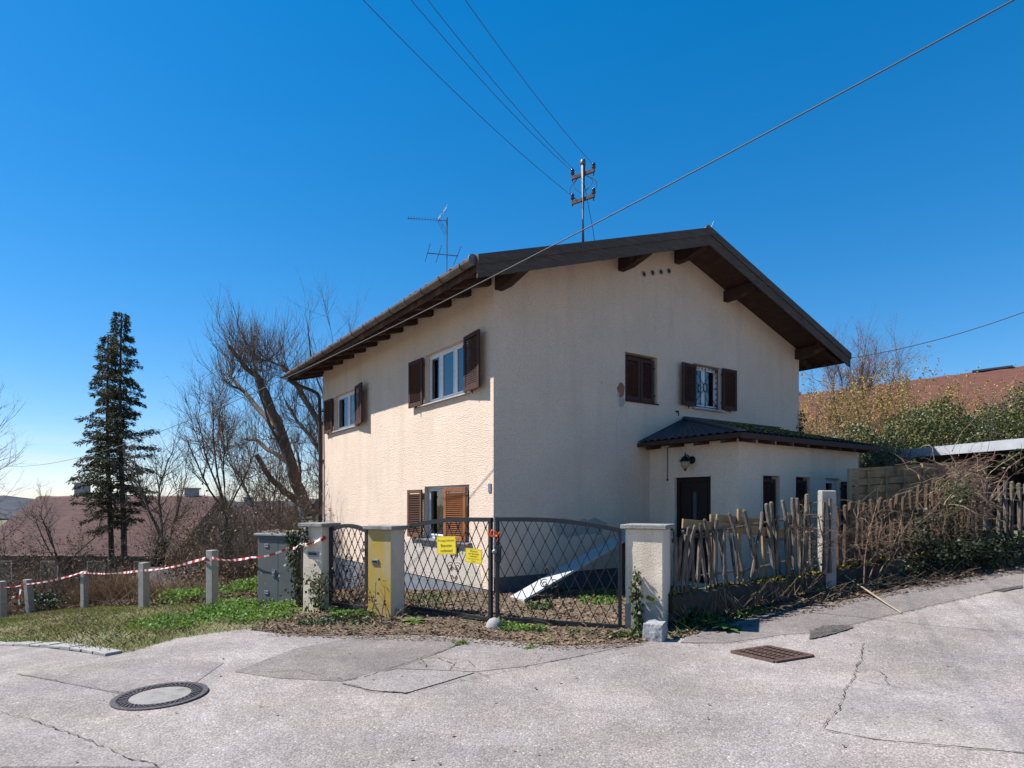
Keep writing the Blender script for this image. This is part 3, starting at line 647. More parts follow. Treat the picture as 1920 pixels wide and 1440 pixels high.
def shutter(tf, hu, hd, dirv, W, z0, z1_, mat='shutter', name='shutter', rail=.07, pitch=.036, label=None):
    """louvred leaf: hinge at (hu, hd), leaf runs along dirv=(du, dd) for W; each louvre its own slat"""
    L = math.hypot(*dirv); du, dd = dirv[0]/L, dirv[1]/L; nu, nd = -dd, du; T = .036
    def t2(x, y, z): return tf(hu+du*x+nu*y, hd+dd*x+nd*y, z)
    m = MB(t2); s = rail
    m.box(0, -T/2, z0, s, T/2, z1_); m.box(W-s, -T/2, z0, W, T/2, z1_); m.box(s, -T/2, z0, W-s, T/2, z0+s*1.25); m.box(s, -T/2, z1_-s, W-s, T/2, z1_)
    o = m.build(name, mat, house, bevel=.004)
    if label: o['label'] = label
    key = round(W-2*s, 3)
    if (key, mat) not in SLATS:
        me = bpy.data.meshes.new('slat'); h = key/2+.004; c, q = math.cos(R(38)), math.sin(R(38)); a, t = .020, .005
        V = [(x, y*q-z*c*0+ (z*c), -y*c+z*q) for x in (-h, h) for (y, z) in ((-a, -t), (a, -t), (a, t), (-a, t))]
        me.from_pydata(V, [], [(0, 1, 2, 3), (7, 6, 5, 4), (0, 4, 5, 1), (1, 5, 6, 2), (2, 6, 7, 3), (3, 7, 4, 0)]); me.materials.append(MATS[mat]); SLATS[key, mat] = me
    ang = dirang(tf, du, dd); n = int((z1_-z0-s*2.25)/pitch); zz = z0+s*1.25+pitch*.6
    nv = tf(nu, nd, 0)-tf(0, 0, 0); cr = Vector((math.cos(ang), math.sin(ang), 0)).cross(Vector((0, 0, 1)))
    for i in range(n):
        link_mesh('slat', SLATS[key, mat], None, o, t2(W/2, 0, zz+i*pitch), rot=(0, 0, ang if nv.dot(Vector((-math.sin(ang), math.cos(ang), 0))) > 0 else ang+math.pi))
    m = MB(t2)
    for z in (z0+.15, z1_-.15): m.box(-.045, -.012, z-.012, .03, .012, z+.012)
    m.build('hinge', 'lamp_black', o)
    m = MB(t2); m.box(W*.45, -.035, z0-.03, W*.45+.02, .02, z0+.01); m.box(W*.45, -.035, z0-.055, W*.45+.02, -.02, z0-.02); m.build('shutter_catch', 'iron_rust', o)
    return o
# long wall, upper floor
window(FL, .85, 2.52, 3.58, 4.57, (.36, .70), cur=((0, 1), (0, 1), (0, .72)), label='three light white window with pale curtains')
sill(FL, .80, 2.60, 3.58); shutter(FL, .85, -.075, (-1, -.10), .62, 3.57, 4.56); shutter(FL, 2.52, -.06, (1, -.03), .60, 3.57, 4.52)
window(FL, 6.22, 8.0, 3.55, 4.50, (.5,), cur=((0, 1), (0, .6)), label='two light white window with pale curtains')
sill(FL, 6.17, 8.1, 3.55); shutter(FL, 6.22, -.08, (-1, -.13), .68, 3.53, 4.50); shutter(FL, 8.0, -.06, (1, -.03), .60, 3.53, 4.46)
# long wall, ground floor
window(FL, .80, 2.56, .89, 1.93, (.58,), cur=((0, .5), (0, .92)), label='white window half hidden by an orange brown shutter')
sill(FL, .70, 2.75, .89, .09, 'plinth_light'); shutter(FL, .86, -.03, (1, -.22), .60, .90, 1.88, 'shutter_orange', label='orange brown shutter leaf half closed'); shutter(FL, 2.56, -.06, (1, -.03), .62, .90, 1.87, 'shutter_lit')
# gable wall, upper floor
shutter(FG, 3.09, .05, (1, 0), .45, 3.64, 4.50); shutter(FG, 3.93, .05, (-1, 0), .38, 3.64, 4.50); sill(FG, 3.08, 4.02, 3.63, .03, 'shutter')
m = MB(FG); m.add([(3.08, .16, 3.6), (4.0, .16, 3.6), (4.0, .16, 4.6), (3.08, .16, 4.6)], [(0, 1, 2, 3)]); m.build('window_blank', 'room_dark', house, fix=False)
window(FG, 5.14, 6.04, 3.66, 4.60, (.5,), d=.12, cur=((0, .5), (.55, 1)), label='barred window between open shutters')
sill(FG, 5.08, 6.08, 3.65); shutter(FG, 5.13, -.06, (-1, -.10), .50, 3.66, 4.55); shutter(FG, 6.04, -.06, (1, -.03), .48, 3.68, 4.60)
def grille():
    m = MB(FG); a, b, c, d, y = 5.17, 6.0, 3.70, 4.57, .055; cu, cz = (a+b)/2, (c+d)/2
    def rod(p, q, r=.008): m.tube([(p[0], y, p[1]), (q[0], y, q[1])], r, 5)
    for p, q in (((a, c), (b, c)), ((b, c), (b, d)), ((b, d), (a, d)), ((a, d), (a, c))): rod(p, q, .010)
    for i in range(8):
        t = math.pi*i/4+math.pi/8*0; q = (cu+.6*math.cos(t), cz+.6*math.sin(t)); s = min(1, .40/abs(math.cos(t)*.6) if abs(math.cos(t)) > .1 else 9, .42/abs(math.sin(t)*.6) if abs(math.sin(t)) > .1 else 9)
        rod((cu+.07*math.cos(t), cz+.07*math.sin(t)), (cu+.6*s*math.cos(t), cz+.6*s*math.sin(t)))
    m.tube([(cu+.07*math.cos(t), y, cz+.09*math.sin(t)) for t in np.linspace(0, 2*math.pi, 17)], .012, 5)
    for k in range(7):
        for (u, z) in ((a+.06+(b-a-.12)*k/6, d-.05), (a+.06+(b-a-.12)*k/6, c+.05), (b-.05, c+.06+(d-c-.12)*k/6)):
            m.tube([(u+(.034-.006*t)*math.cos(t), y, z+(.034-.006*t)*math.sin(t)) for t in np.linspace(0, 4.5, 9)], .006, 4)
    m.build('window_grille', 'lamp_black', house)
grille()
m = MB(FL); m.box(.06, -.02, 1.78, .15, 0, 1.93); m.build('wall_plaque', 'metal_grey', house, bevel=.004)

# roof: boards, rafters, purlins, tiles
b0, b1 = -OV, BW+.74
def slab(aL, aR, zo_top, zo_bot, bb0, bb1, name, mat, **k):
    m = MB(H); m.hexa([(aL, bb0, ztop(aL)-zo_bot), (aR, bb0, ztop(aR)-zo_bot), (aR, bb1, ztop(aR)-zo_bot), (aL, bb1, ztop(aL)-zo_bot),
                       (aL, bb0, ztop(aL)-zo_top), (aR, bb0, ztop(aR)-zo_top), (aR, bb1, ztop(aR)-zo_top), (aL, bb1, ztop(aL)-zo_top)]); return m.build(name, mat, house, **k)
# soffit boards run along the eave, each one its own board where it can be seen from below
nb = 6
for i in range(nb):
    w = (OE+.02)/nb; a = -OE+i*w; slab(a, a+w-.006, .085, .105, b0+.03, b1-.02, 'soffit_board', 'wood_soffit'); slab(AW+OE-i*w-w+.006, AW+OE-i*w, .085, .105, b0+.03, b1-.02, 'soffit_board', 'wood_soffit')
w = .1585
for i in range(58):
    a = .022+i*w
    if a+w > AW: break
    if a < RID < a+w: continue
    slab(a, a+w-.006, .085, .105, b0+.03, .03, 'soffit_board', 'wood_soffit')
m = MB(H); m.hexa([(RID-.15, b0+.03, ztop(RID-.15)-.108), (RID+.15, b0+.03, ztop(RID-.15)-.108), (RID+.15, .03, ztop(RID-.15)-.108), (RID-.15, .03, ztop(RID-.15)-.108), (RID-.15, b0+.03, ztop(RID-.15)-.09), (RID+.15, b0+.03, ztop(RID-.15)-.09), (RID+.15, .03, ztop(RID-.15)-.09), (RID-.15, .03, ztop(RID-.15)-.09)]); m.build('soffit_board', 'wood_soffit', house)
roofL = slab(-OE-.02, RID, .03, .082, b0, b1, 'roof', 'wood_eave'); roofR = slab(RID, AW+OE+.02, .03, .082, b0, b1, 'roof', 'wood_eave')
raf = [-.62, 0.12, .78, 1.5, 2.22, 2.92, 3.62, 4.32, 5.04, 5.76, 6.55, 7.36, 8.18, 8.95, 9.5]
for bb in raf:
    for side in (0, 1):
        if side and bb > 1: continue
        f = (lambda a: a) if not side else (lambda a: AW-a); m = MB(H); a0, a1, hw = -OE+.06, .25, .06
        m.hexa([(f(a0), bb-hw, ztop(a0)-.215), (f(a1), bb-hw, ztop(a1)-.27), (f(a1), bb+hw, ztop(a1)-.27), (f(a0), bb+hw, ztop(a0)-.215), (f(a0), bb-hw, ztop(a0)-.107), (f(a1), bb-hw, ztop(a1)-.107), (f(a1), bb+hw, ztop(a1)-.107), (f(a0), bb+hw, ztop(a0)-.107)])
        m.build('rafter', 'wood_eave', house, bevel=.006)
for ap in (.10, 2.96, RID, 6.22, 9.05):                # purlin ends carried out under the verge, cut to a slant
    h = .24; t = ztop(ap)-.112-(.03 if ap != RID else .06); m = MB(H); hw = .075
    m.prism([(ap-hw, .2, t), (ap-hw, .2, t-h), (ap-hw, -.35, t-h), (ap-hw, b0+.06, t-h*.55), (ap-hw, b0+.06, t)], (0, 0, 0)) if False else m.add(
        [(ap+s, y, z) for s in (-hw, hw) for (y, z) in ((.2, t), (.2, t-h), (-.30, t-h), (b0+.06, t-h*.55), (b0+.06, t))],
        [(0, 1, 2, 3, 4), (9, 8, 7, 6, 5), (0, 5, 6, 1), (1, 6, 7, 2), (2, 7, 8, 3), (3, 8, 9, 4), (4, 9, 5, 0)])
    m.build('purlin', 'wood_eave', house, bevel=.006)
for s in (0, 1):                                       # barge boards, the upper one proud of the lower
    for (t, b_, y0, y1, nm) in ((.10, .30, b0-.035, b0-.005, 'barge_board'), (-.045, .105, b0-.062, b0-.004, 'barge_board')):
        aE = -OE-.06 if not s else AW+OE+.06; m = MB(H)
        m.hexa([(aE, y0, ztop(aE)-b_), (RID, y0, ZR-b_), (RID, y1, ZR-b_), (aE, y1, ztop(aE)-b_), (aE, y0, ztop(aE)-t), (RID, y0, ZR-t), (RID, y1, ZR-t), (aE, y1, ztop(aE)-t)]); m.build(nm, 'barge', house)
# fascia behind the gutter
for s in (0, 1):
    a = -OE-.025 if not s else AW+OE+.025; m = MB(H); m.box(min(a, a+.02*(1 if not s else -1)), b0, ztop(-OE)-.20, max(a, a+.02*(1 if not s else -1)), b1, ztop(-OE)-.04); m.build('fascia_board', 'wood_eave', house)
# pantiles
def tile_sheet(side):
    n = 300; rows = 16; V = []; F = []; bs = np.linspace(b0+.0, b1, n)
    for i in range(rows):
        for e in (0, 1):
            t = (i+e)/rows; a = (-OE-.07)+(RID+OE+.07)*t; lift = .045 if e == 0 else .01
            for b in bs: V.append(tuple(H(a if not side else AW-a, b, ztop(a)-.03+lift+.022*abs(math.sin(b*math.pi/.42)))))
    m = n
    for i in range(rows):
        for k in range(n-1): q = 2*i*m+k; F.append((q, q+1, q+m+1, q+m))
        if i < rows-1:
            for k in range(n-1): q = (2*i+1)*m+k; F.append((q, q+1, q+m+1, q+m))
    fast('tile_field', np.array(V), np.array(F), 'tile', roofL if not side else roofR, kind='stuff')
tile_sheet(0); tile_sheet(1)
me_tile = None
for i in range(int((b1-b0)/.21)):
    b = b0+.21*i+.105; c = H(-OE-.04, b, ztop(-OE-.04)+.03)
    if me_tile is None:
        mm_ = MB(); V = []; 
        for x in (-.06, .24):
            for k in range(7):
                y = -.10+.2*k/6; z = .045*math.sin(math.pi*k/6)+x*SL; V += [(x, y, z), (x, y, z-.018)]
        F = []
        for k in range(6): p = 2*k; F += [(p, p+2, p+16, p+14), (p+1, p+15, p+17, p+3), (p, p+1, p+3, p+2), (p+14, p+16, p+17, p+15)]
        F += [(0, 14, 15, 1), (12, 13, 27, 26)]; mm_.add(V, F); o = mm_.build('roof_tile', 'tile', roofL, origin=(0, 0, 0)); me_tile = o.data
        o.location = c-WLOC[roofL]; o.rotation_euler = (0, 0, HANG); WLOC[o] = c
    else:
        c = c+Vector((0, 0, random.uniform(-.008, .012))); link_mesh('roof_tile', me_tile, None, roofL, c, rot=(random.uniform(-.03, .03), random.uniform(-.03, .03), HANG))
for i in range(26):
    b = b0+i*.41; m = MB(); p0, p1 = H(RID, b, ZR+.01), H(RID, b+.43, ZR+.025)
    m.tube([p0, p1], [.10, .085], 10); m.build('ridge_tile', 'tile', roofL)
# gutter, brackets, downpipe
def gutter(aC, zc, ba, bb, r, name='gutter'):
    V = []; n = 9; out = []
    for b in (ba, bb):
        for rr in (r, r-.008):
            for k in range(n): t = math.pi+math.pi*k/(n-1); V.append(H(aC+rr*math.cos(t), b, zc+rr*math.sin(t)))
    F = []
    for k in range(n-1): F += [(k, k+1, 2*n+k+1, 2*n+k), (n+k, 3*n+k, 3*n+k+1, n+k+1), (k, n+k, n+k+1, k+1)]
    F += [(0, 2*n, 3*n, n), (n-1, 2*n-1, 4*n-1, 3*n-1)]
    F += [tuple(range(n))]
    m = MB(); m.v = [tuple(v) for v in V]; m.f = [list(f) for f in F]; return m.build(name, 'gutter', house, smooth=False, fix=False)
gz = ztop(-OE)-.045; gut = gutter(-OE-.105, gz, b0+.02, b1, .078)
m = MB(); m.lathe([(.084, 0), (.084, .02)], H(-OE-.105, b0+.01, gz), 18, HL); m.v = [v for v in m.v]; m.build('gutter_end', 'gutter', house)
for i in range(16):
    b = b0+.3+i*.66; m = MB(); m.tube([H(-OE-.105+.084*math.cos(t), b, gz+.084*math.sin(t)) for t in np.linspace(math.pi*.95, 2*math.pi*1.02, 9)], .007, 4); m.build('gutter_bracket', 'pipe', house)
m = MB(); pp = [H(-OE-.105, 9.25, gz-.06), H(-OE-.105, 9.25, gz-.17), H(-OE+.0, 9.22, gz-.26), H(-.30, 9.10, gz-.42), H(-.13, 9.04, gz-.52), H(-.09, 9.0, gz-.68), H(-.09, 8.94, 3), H(-.09, 8.94, -1.2)]
m.tube(pp, .048, 10); m.build('downpipe', 'pipe', house, smooth=True)
for z in (1.0, 2.8, 4.2): m = MB(H); m.box(-.15, 8.88, z, 0, 9.0, z+.03); m.build('pipe_clip', 'pipe', house)
m = MB(); m.tube([H(AW+.02, .06, 5.05), H(AW+.02, .06, 3.2)], .03, 8); m.build('downpipe', 'pipe', house)

# ------------------------------------------------------------------ porch (part of the house)
PH = 2.73
PWIN = [(.72, 1.25, .95, 2.10), (1.78, 2.30, .95, 2.10), (2.85, 3.38, .95, 2.10)]
wall('porch_wall', FP1, 0, -PB, -.3, lambda u: PH, [(.645, 1.49, .10, 2.09, .14)], 'stucco_porch', house)
wall('porch_wall', FP2, 0, PE-PA, -.3, lambda u: PH, PWIN, 'stucco_porch', house)
m = MB(H); m.add([(PE, PB, -.3), (PE, 0, -.3), (PE, 0, PH), (PE, PB, PH)], [(0, 1, 2, 3)]); m.build('porch_wall', 'stucco_porch', house, fix=False)
m = MB(FP1); m.box(.0, .25, -.3, -PB-.2, .27, PH); m.build('interior', 'room_dark', house)
m = MB(FP2); m.box(.2, .40, -.3, PE-PA, .42, PH); m.build('interior', 'room_dark', house)
# door
m = MB(FP1); m.box(.645, .06, .10, .72, .13, 2.09); m.box(1.425, .06, .10, 1.49, .13, 2.09); m.box(.72, .06, 2.0, 1.425, .13, 2.09); m.build('door_frame', 'door', house)
m = MB(FP1); m.box(.722, .085, .12, 1.423, .125, 1.998); dr = m.build('door', 'door', house, bevel=.004)
for u0, u1, z0, z1_ in ((.79, 1.36, .22, .95), (.79, .98, 1.05, 1.90), (1.17, 1.36, 1.05, 1.90)):
    m = MB(FP1); m.box(u0, .072, z0, u1, .084, z1_); m.build('door_panel', 'door', dr, bevel=.006)
m = MB(FP1); m.box(1.03, .075, 1.15, 1.11, .084, 1.80); m.build('door_pane', 'glass_far', dr)
m = MB(FP1); m.tube([(.775, .085, 1.08), (.775, .03, 1.08), (.90, .03, 1.08)], .011, 8); m.box(.755, .072, .98, .795, .083, 1.16); m.build('door_handle', 'metal_grey', dr)
m = MB(FP1); m.lathe([(.035, 0), (.035, .02), (.012, .03)], FP1(.58, -.03, 1.10)-FP1(0, 0, 0) if False else (.58, -.0, 1.10), 12, (0, -1, 0)); m.build('door_bell', 'lamp_black', house)
# narrow porch windows with closed dark red shutters, the last one open
for i, (a, b, z0, z1_) in enumerate(PWIN):
    if i < 2:
        shutter(FP2, a+.01, .05, (1, 0), b-a-.09, z0+.02, z1_-.06, 'shutter_red', rail=.05)
        m = MB(FP2); m.add([(a, .165, z0), (b, .165, z0), (b, .165, z1_), (a, .165, z1_)], [(0, 1, 2, 3)]); m.build('window_blank', 'room_dark', house, fix=False)
    else:
        window(FP2, a, b, z0, z1_, (), d=.11, label='narrow white porch window with its shutter open'); shutter(FP2, b, -.05, (1, -.05), .45, z0+.02, z1_-.06, 'shutter_red', rail=.05)
    sill(FP2, a-.03, b+.03, z0, .05)
# hipped lean-to roof
zE, zT, aE0, aT, bE, aR = 2.78, 3.36, 3.42, 4.86, PB-.30, PE+.32
def corr(name, P0, P1, Q0, Q1, n, amp, mat, parent=house, rows=8, step=.0):
    """wavy sheet between lower edge P0-P1 and upper edge Q0-Q1"""
    V = []; F = []
    for j in range(rows+1):
        t = j/rows
        for i in range(n+1):
            s = i/n; p = P0.lerp(P1, s).lerp(Q0.lerp(Q1, s), t); V.append((p.x, p.y, p.z+amp*math.sin(i*math.pi/2)+step*random.uniform(-1, 1)))
    for j in range(rows):
        for i in range(n): q = j*(n+1)+i; F.append((q, q+1, q+n+2, q+n+1))
    return fast(name, np.array(V), np.array(F), mat, parent)
proof = corr('porch_roof', H(aE0, bE, zE+.03), H(aR, bE, zE+.03), H(aT, .0, zT+.03), H(aR, .0, zT+.03), 120, .016, 'tile_moss', step=.008)
corr('porch_roof', H(aE0, .0, zE+.035), H(aE0, bE, zE+.035), H(aT-.02, .0, zT+.035), H(aT, -.02, zT+.035), 56, .018, 'sheet_blue')
m = MB(H); m.add([(aE0, 0, zE), (aE0, bE, zE), (aR, bE, zE), (aR, 0, zT), (aT, 0, zT)], [(0, 1, 4), (1, 2, 3, 4)]); m.build('porch_roof_boards', 'wood_eave', house, fix=False)
m = MB(H); m.hexa([(aE0-.01, bE-.01, zE-.085), (aR, bE-.01, zE-.085), (aR, bE+.012, zE-.085), (aE0-.01, bE+.012, zE-.085), (aE0-.01, bE-.01, zE+.012), (aR, bE-.01, zE+.012), (aR, bE+.012, zE+.012), (aE0-.01, bE+.012, zE+.012)]); m.build('porch_fascia', 'wood_dark', house)
m = MB(H); m.box(aE0-.01, bE+.014, zE-.07, aE0+.012, 0, zE+.01); m.build('porch_fascia', 'wood_dark', house)
m = MB(H); m.bar(H(0, 0, 0)*0+Vector((aE0, bE, zE+.045)), Vector((aT, .0, zT+.05)), .16, .03); m.build('hip_cap', 'sheet_blue', house)
m = MB(H); m.bar((aT-.1, -.03, zT+.05), (aR, -.03, zT+.06), .12, .03); m.build('roof_flashing', 'sheet_blue', house)
for i in range(8):
    a = PA+.05+i*(PE-PA)/7.3; m = MB(H); m.hexa([(a-.05, bE+.03, zE-.15), (a+.05, bE+.03, zE-.15), (a+.05, PB, zE-.10), (a-.05, PB, zE-.10), (a-.05, bE+.03, zE-.02), (a+.05, bE+.03, zE-.02), (a+.05, PB, zE+.05), (a-.05, PB, zE+.05)]); m.build('rafter_tail', 'wood_dark', house)
for i in range(4):
    b = -.25-i*.58; m = MB(H); m.hexa([(aE0+.03, b-.05, zE-.14), (PA, b-.05, zE-.10), (PA, b+.05, zE-.10), (aE0+.03, b+.05, zE-.14), (aE0+.03, b-.05, zE-.02), (PA, b-.05, zE+.05), (PA, b+.05, zE+.05), (aE0+.03, b+.05, zE-.02)]); m.build('rafter_tail', 'wood_dark', house)
# moss cushions and a loose tile on the porch roof
V, F = leaves(np.array([tuple(H(a, b, zT+(zE-zT)*b/bE+.05)) for a, b in ((lambda t: (aE0+(aT-aE0)*(1-t)*1.0+random.uniform(0, 1)*(aR-aT-.2), bE*t))(random.random()) for _ in range(900))]), .05, .3); fast('moss_cushions', V, F, 'moss', house, kind='stuff')
m = MB(H); m.bar((4.6, bE+.55, zE+.20), (5.05, bE+.75, zE+.27), .2, .02); m.build('loose_tile', 'sheet_blue', house)
def wall_lamp():
    w = FP1(1.07, 0, 2.41); o = FP1(1.07, -.20, 2.41)-w; out = o.normalized()
    root = thing('wall_lamp', 'black lantern wall lamp with amber glass above the porch door', 'lamp', w)
    m = MB(); m.lathe([(.075, 0), (.075, .015), (.05, .03), (.02, .045)], w, 14, out); m.build('backplate', 'lamp_black', root, smooth=True)
    c = w+out*.20+Vector((0, 0, .02))
    m = MB(); m.tube([w+out*.03, w+out*.08+Vector((0, 0, .05)), w+out*.14+Vector((0, 0, .09)), c+Vector((0, 0, .07))], .012, 7); m.build('arm', 'lamp_black', root)
    m = MB(); m.lathe([(.112, -.055), (.105, -.045), (.08, -.02), (.06, .02), (.03, .045), (.012, .06), (.012, .10), (.004, .12)], c, 14); m.build('canopy', 'lamp_black', root, smooth=True)
    m = MB(); m.lathe([(.022, -.20), (.055, -.175), (.078, -.13), (.088, -.058)], c, 14); m.build('lamp_shade', 'lamp_glass', root, smooth=True)
    m = MB(); m.lathe([(.003, -.245), (.012, -.225), (.03, -.20), (.03, -.19)], c, 10); m.build('finial', 'lamp_black', root)
wall_lamp()
def chain():
    m = MB(); n = 20; t0 = FP1(.49, -.03, 2.70); t1 = FP1(.49, -.03, 2.05)
    for i in range(n):
        p = t0.lerp(t1, i/n); q = t0.lerp(t1, (i+.8)/n); m.bar(p, q, .010 if i % 2 else .016, .016 if i % 2 else .010, (1, 0, 0))
    m.lathe([(.012, -.02), (.02, 0), (.012, .02)], t1, 8); o = m.build('pull_chain', 'lamp_black'); tag(o, 'thin dark chain hanging beside the porch door', 'chain')
chain()
# leaning white board in the yard, its foot in the sun
def yard_board():
    m = MB(H); zf = z1(*H(-.02, -.9, 0)[:2]); m.hexa([(-.05, -.95, zf), (2.75, -.80, 1.08), (2.75, -.42, 1.08), (-.05, -.56, zf), (-.05, -.95, zf+.04), (2.75, -.80, 1.12), (2.75, -.42, 1.12), (-.05, -.56, zf+.04)])
    tag(m.build('leaning_board', 'white_board', bevel=.005), 'long white board sloping up from the yard behind the right gate leaf', 'board')
    m = MB(H); m.box(2.5, -.78, -.1, 2.62, -.46, .985); tag(m.build('brick_stack', 'plinth', bevel=.01), 'dark block propping the white board behind the right pillar', 'block')
yard_board()

# ------------------------------------------------------------------ aerials and lines
def roof_pole():
    c = H(3.3, 1.5, ztop(3.3)-.05); Y = c.y
    root = thing('roof_pole', 'grey steel service pole with two insulator arms rising from the roof', 'pole', c)
    m = MB(); zt_ = at(1093, 300, Y).z; m.tube([c, Vector((c.x, c.y, zt_-.03))], .055, 12); m.lathe([(.058, -.12), (.062, -.05), (.05, 0), (.01, .03)], (c.x, c.y, zt_), 12); m.build('pole', 'steel_pole', root, smooth=True)
    ad = Vector((.52, -.30, 0)).normalized(); ends = []
    for py in (327, 374):
        z = at(1093, py, Y).z; p = Vector((c.x, c.y, z)); m = MB(); m.bar(p-ad*.27-Vector((0, 0, .02)), p+ad*.27+Vector((0, 0, .02)), .05, .07); a = m.build('cross_arm', 'iron_rust', root)
        for s in (-1, 1):
            q = p+ad*.25*s+Vector((0, 0, .03)); m = MB(); m.lathe([(.012, -.12), (.012, .02), (.035, .03), (.05, .06), (.03, .09), (.045, .11), (.03, .15), (.01, .16)], q, 10); m.build('insulator', 'insulator', root, smooth=True); ends.append(q+Vector((0, 0, .10)))
    for s, z0_, z1_ in ((-1, 327, 374), (1, 330, 372)):
        m = MB(); za = at(1093, z0_, Y).z; zb = at(1093, z1_, Y).z; p = Vector((c.x, c.y, 0))
        for k in range(2):
            w = .16+.10*k; m.tube([p+ad*s*(.06+w*math.sin(t))+Vector((0, 0, za+(zb-za)*t/math.pi*(1.05 if k else .7))) for t in np.linspace(.2, math.pi, 9)], .008, 5)
        m.build('lead', 'wire', root)
    m = MB(); m.tube([Vector((c.x, c.y, at(1093, 332, Y).z)), Vector((c.x, c.y, at(1093, 332, Y).z))+ad*.30+Vector((0, .4, -1.1)), Vector((c.x, c.y, 0))+ad*.45+Vector((0, .7, ztop(3.9)))], .008, 5); m.build('stay', 'wire', root)
    return ends
ends = roof_pole()
def wire(name, pts3, r, mat, label, cat='wire', group=None, sag=.3, n=24):
    a, b = Vector(pts3[0]), Vector(pts3[1]); P = [a.lerp(b, t)-Vector((0, 0, 4*sag*t*(1-t))) for t in np.linspace(0, 1, n)]
    m = MB(); m.tube(P, r, 5); return tag(m.build(name, mat, smooth=True), label, cat, group)
def wire_via(name, end, px, py, label, zmid, k=1.9, sag=.25):
    """from an insulator through a photo pixel at height zmid and on towards the next pole"""
    e = (HY-py)/FP; Y = (zmid-EYE)/e; q = Vector((pr(px)*Y, Y, zmid)); far = end+(q-end)*k; far.z = end.z+.35
    wire(name, (end, far), .0052, 'wire', label, group='overhead power wires', sag=sag)
wire_via('power_wire', ends[2], 683, 0, 'leftmost overhead power wire, tied to the lower pole arm', 8.15, sag=.40)
wire_via('power_wire', ends[0], 752, 0, 'second overhead power wire from the left, above the roof', 8.50, sag=.42)
wire_via('power_wire', ends[0]+Vector((.02, 0, .05)), 784, 0, 'third overhead power wire from the left, above the roof', 8.60, sag=.36)
wire_via('power_wire', ends[1], 854, 0, 'rightmost overhead power wire, tied to the upper pole arm', 8.55, sag=.34)
def big_cable():
    a = Vector((4.02, 5, 5.63)); b = Vector((-27.9, 34, 3.63)); P = []
    for t in np.linspace(-.09, 1.0, 60): p = a.lerp(b, t); p.z -= 4*1.14*t*(1-t); P.append(p)
    m = MB(); m.tube(P, .0075, 6); tag(m.build('telephone_cable', 'cable', smooth=True), 'long sagging grey cable crossing in front of the house', 'cable')
big_cable()
wire('service_wire', (H(AW+OE-.02, b0+.1, ztop(-OE)-.1), (15.6, 11.8, 8.2)), .009, 'wire', 'dark wire running right from the end of the eave', sag=.64)
def antenna():
    c = H(2.4, 6.0, ztop(2.4)-.05); Y = c.y; root = thing('antenna', 'television aerial on a thin mast behind the left roof slope', 'antenna', c)
    m = MB(); m.tube([c, Vector((c.x, c.y, at(838, 408, Y).z))], .022, 8); m.build('mast', 'antenna', root)
    bd = Vector((-1.0, -.25, 0)).normalized(); ex = Vector((-bd.y, bd.x, 0))
    z = at(838, 414, Y).z; p = Vector((c.x, c.y, z)); m = MB(); m.tube([p, p+bd*1.05+Vector((0, 0, -.05))], .012, 6); m.build('boom', 'antenna', root)
    for i in range(11):
        q = p+bd*(.28+.075*i)+Vector((0, 0, -.004*i)); m = MB(); m.tube([q-ex*.10, q+ex*.10], .005, 4); m.build('element', 'antenna', root)
    for s in (-1, 1):
        for k in range(4):
            q = p+bd*(.10-.0*k)+Vector((0, 0, 0)); w = (k-1.5)*.13; m = MB(); m.tube([p+bd*.24+ex*w*.6, p+bd*(.02)+ex*w+Vector((0, 0, s*.34))], .005, 4); m.build('reflector', 'antenna', root)
        m = MB(); m.tube([p+bd*.13-ex*.18+Vector((0, 0, s*.17)), p+bd*.13+ex*.18+Vector((0, 0, s*.17))], .005, 4); m.build('reflector', 'antenna', root)
    z = at(838, 478, Y).z; p = Vector((c.x, c.y, z)); m = MB(); m.tube([p+bd*.52, p-bd*.30], .014, 6); m.build('boom', 'antenna', root)
    for t, L in ((.52, .62), (.22, .60), (-.28, .66)):
        q = p+bd*t; m = MB(); m.tube([q-ex*L, q+ex*L], .008, 5); m.build('element', 'antenna', root)
antenna()
m = MB(); q = H(RID, b0-.03, ZR); m.tube([q, q+Vector((.02, 0, .05)), q+Vector((.07, 0, .17))], .008, 5); m.lathe([(.02, 0), (.02, .05)], q, 8); tag(m.build('roof_spike', 'metal_grey'), 'small metal spike at the gable peak of the roof', 'spike')

# ------------------------------------------------------------------ entrance: pillars, gates, signs
PD = Vector((math.cos(R(-26)), math.sin(R(-26)), 0)); PN = Vector((-PD.y, PD.x, 0))       # along the front faces, and backwards
def pillar(fr, w, d, h, capo, mat, label, lean=0, z0=None):
    """fr = front right foot corner"""
    zb = z1(fr.x, fr.y)-.05; o = fr-PD*w; root = thing('gate_pillar', label, 'pillar', (o+PD*w/2+PN*d/2).to_3d().xy.to_3d()+Vector((0, 0, zb)), 'gate pillars')
    def t(x, y, z): p = fr-PD*w+PD*x+PN*y; return Vector((p.x, p.y, zb+z))
    n = 7; m = MB(t); V = []
    for k in range(n):
        z = (h+.05)*k/(n-1)
        for x, y in ((0, 0), (w, 0), (w, d), (0, d)): V.append((x+random.uniform(-.004, .004), y+random.uniform(-.004, .004), z))
    F = [(3, 2, 1, 0), tuple(range(4*n-4, 4*n))]
    for k in range(n-1):
        for i in range(4): a = 4*k+i; b = 4*k+(i+1) % 4; F.append((a, b, b+4, a+4))
    m.add(V, F); m.build('shaft', mat, root, bevel=.012)
    m = MB(t); m.box(-capo, -capo, h+.05, w+capo, d+capo, h+.105); m.build('cap', 'concrete_cap', root, bevel=.008)
    return root, t, zb
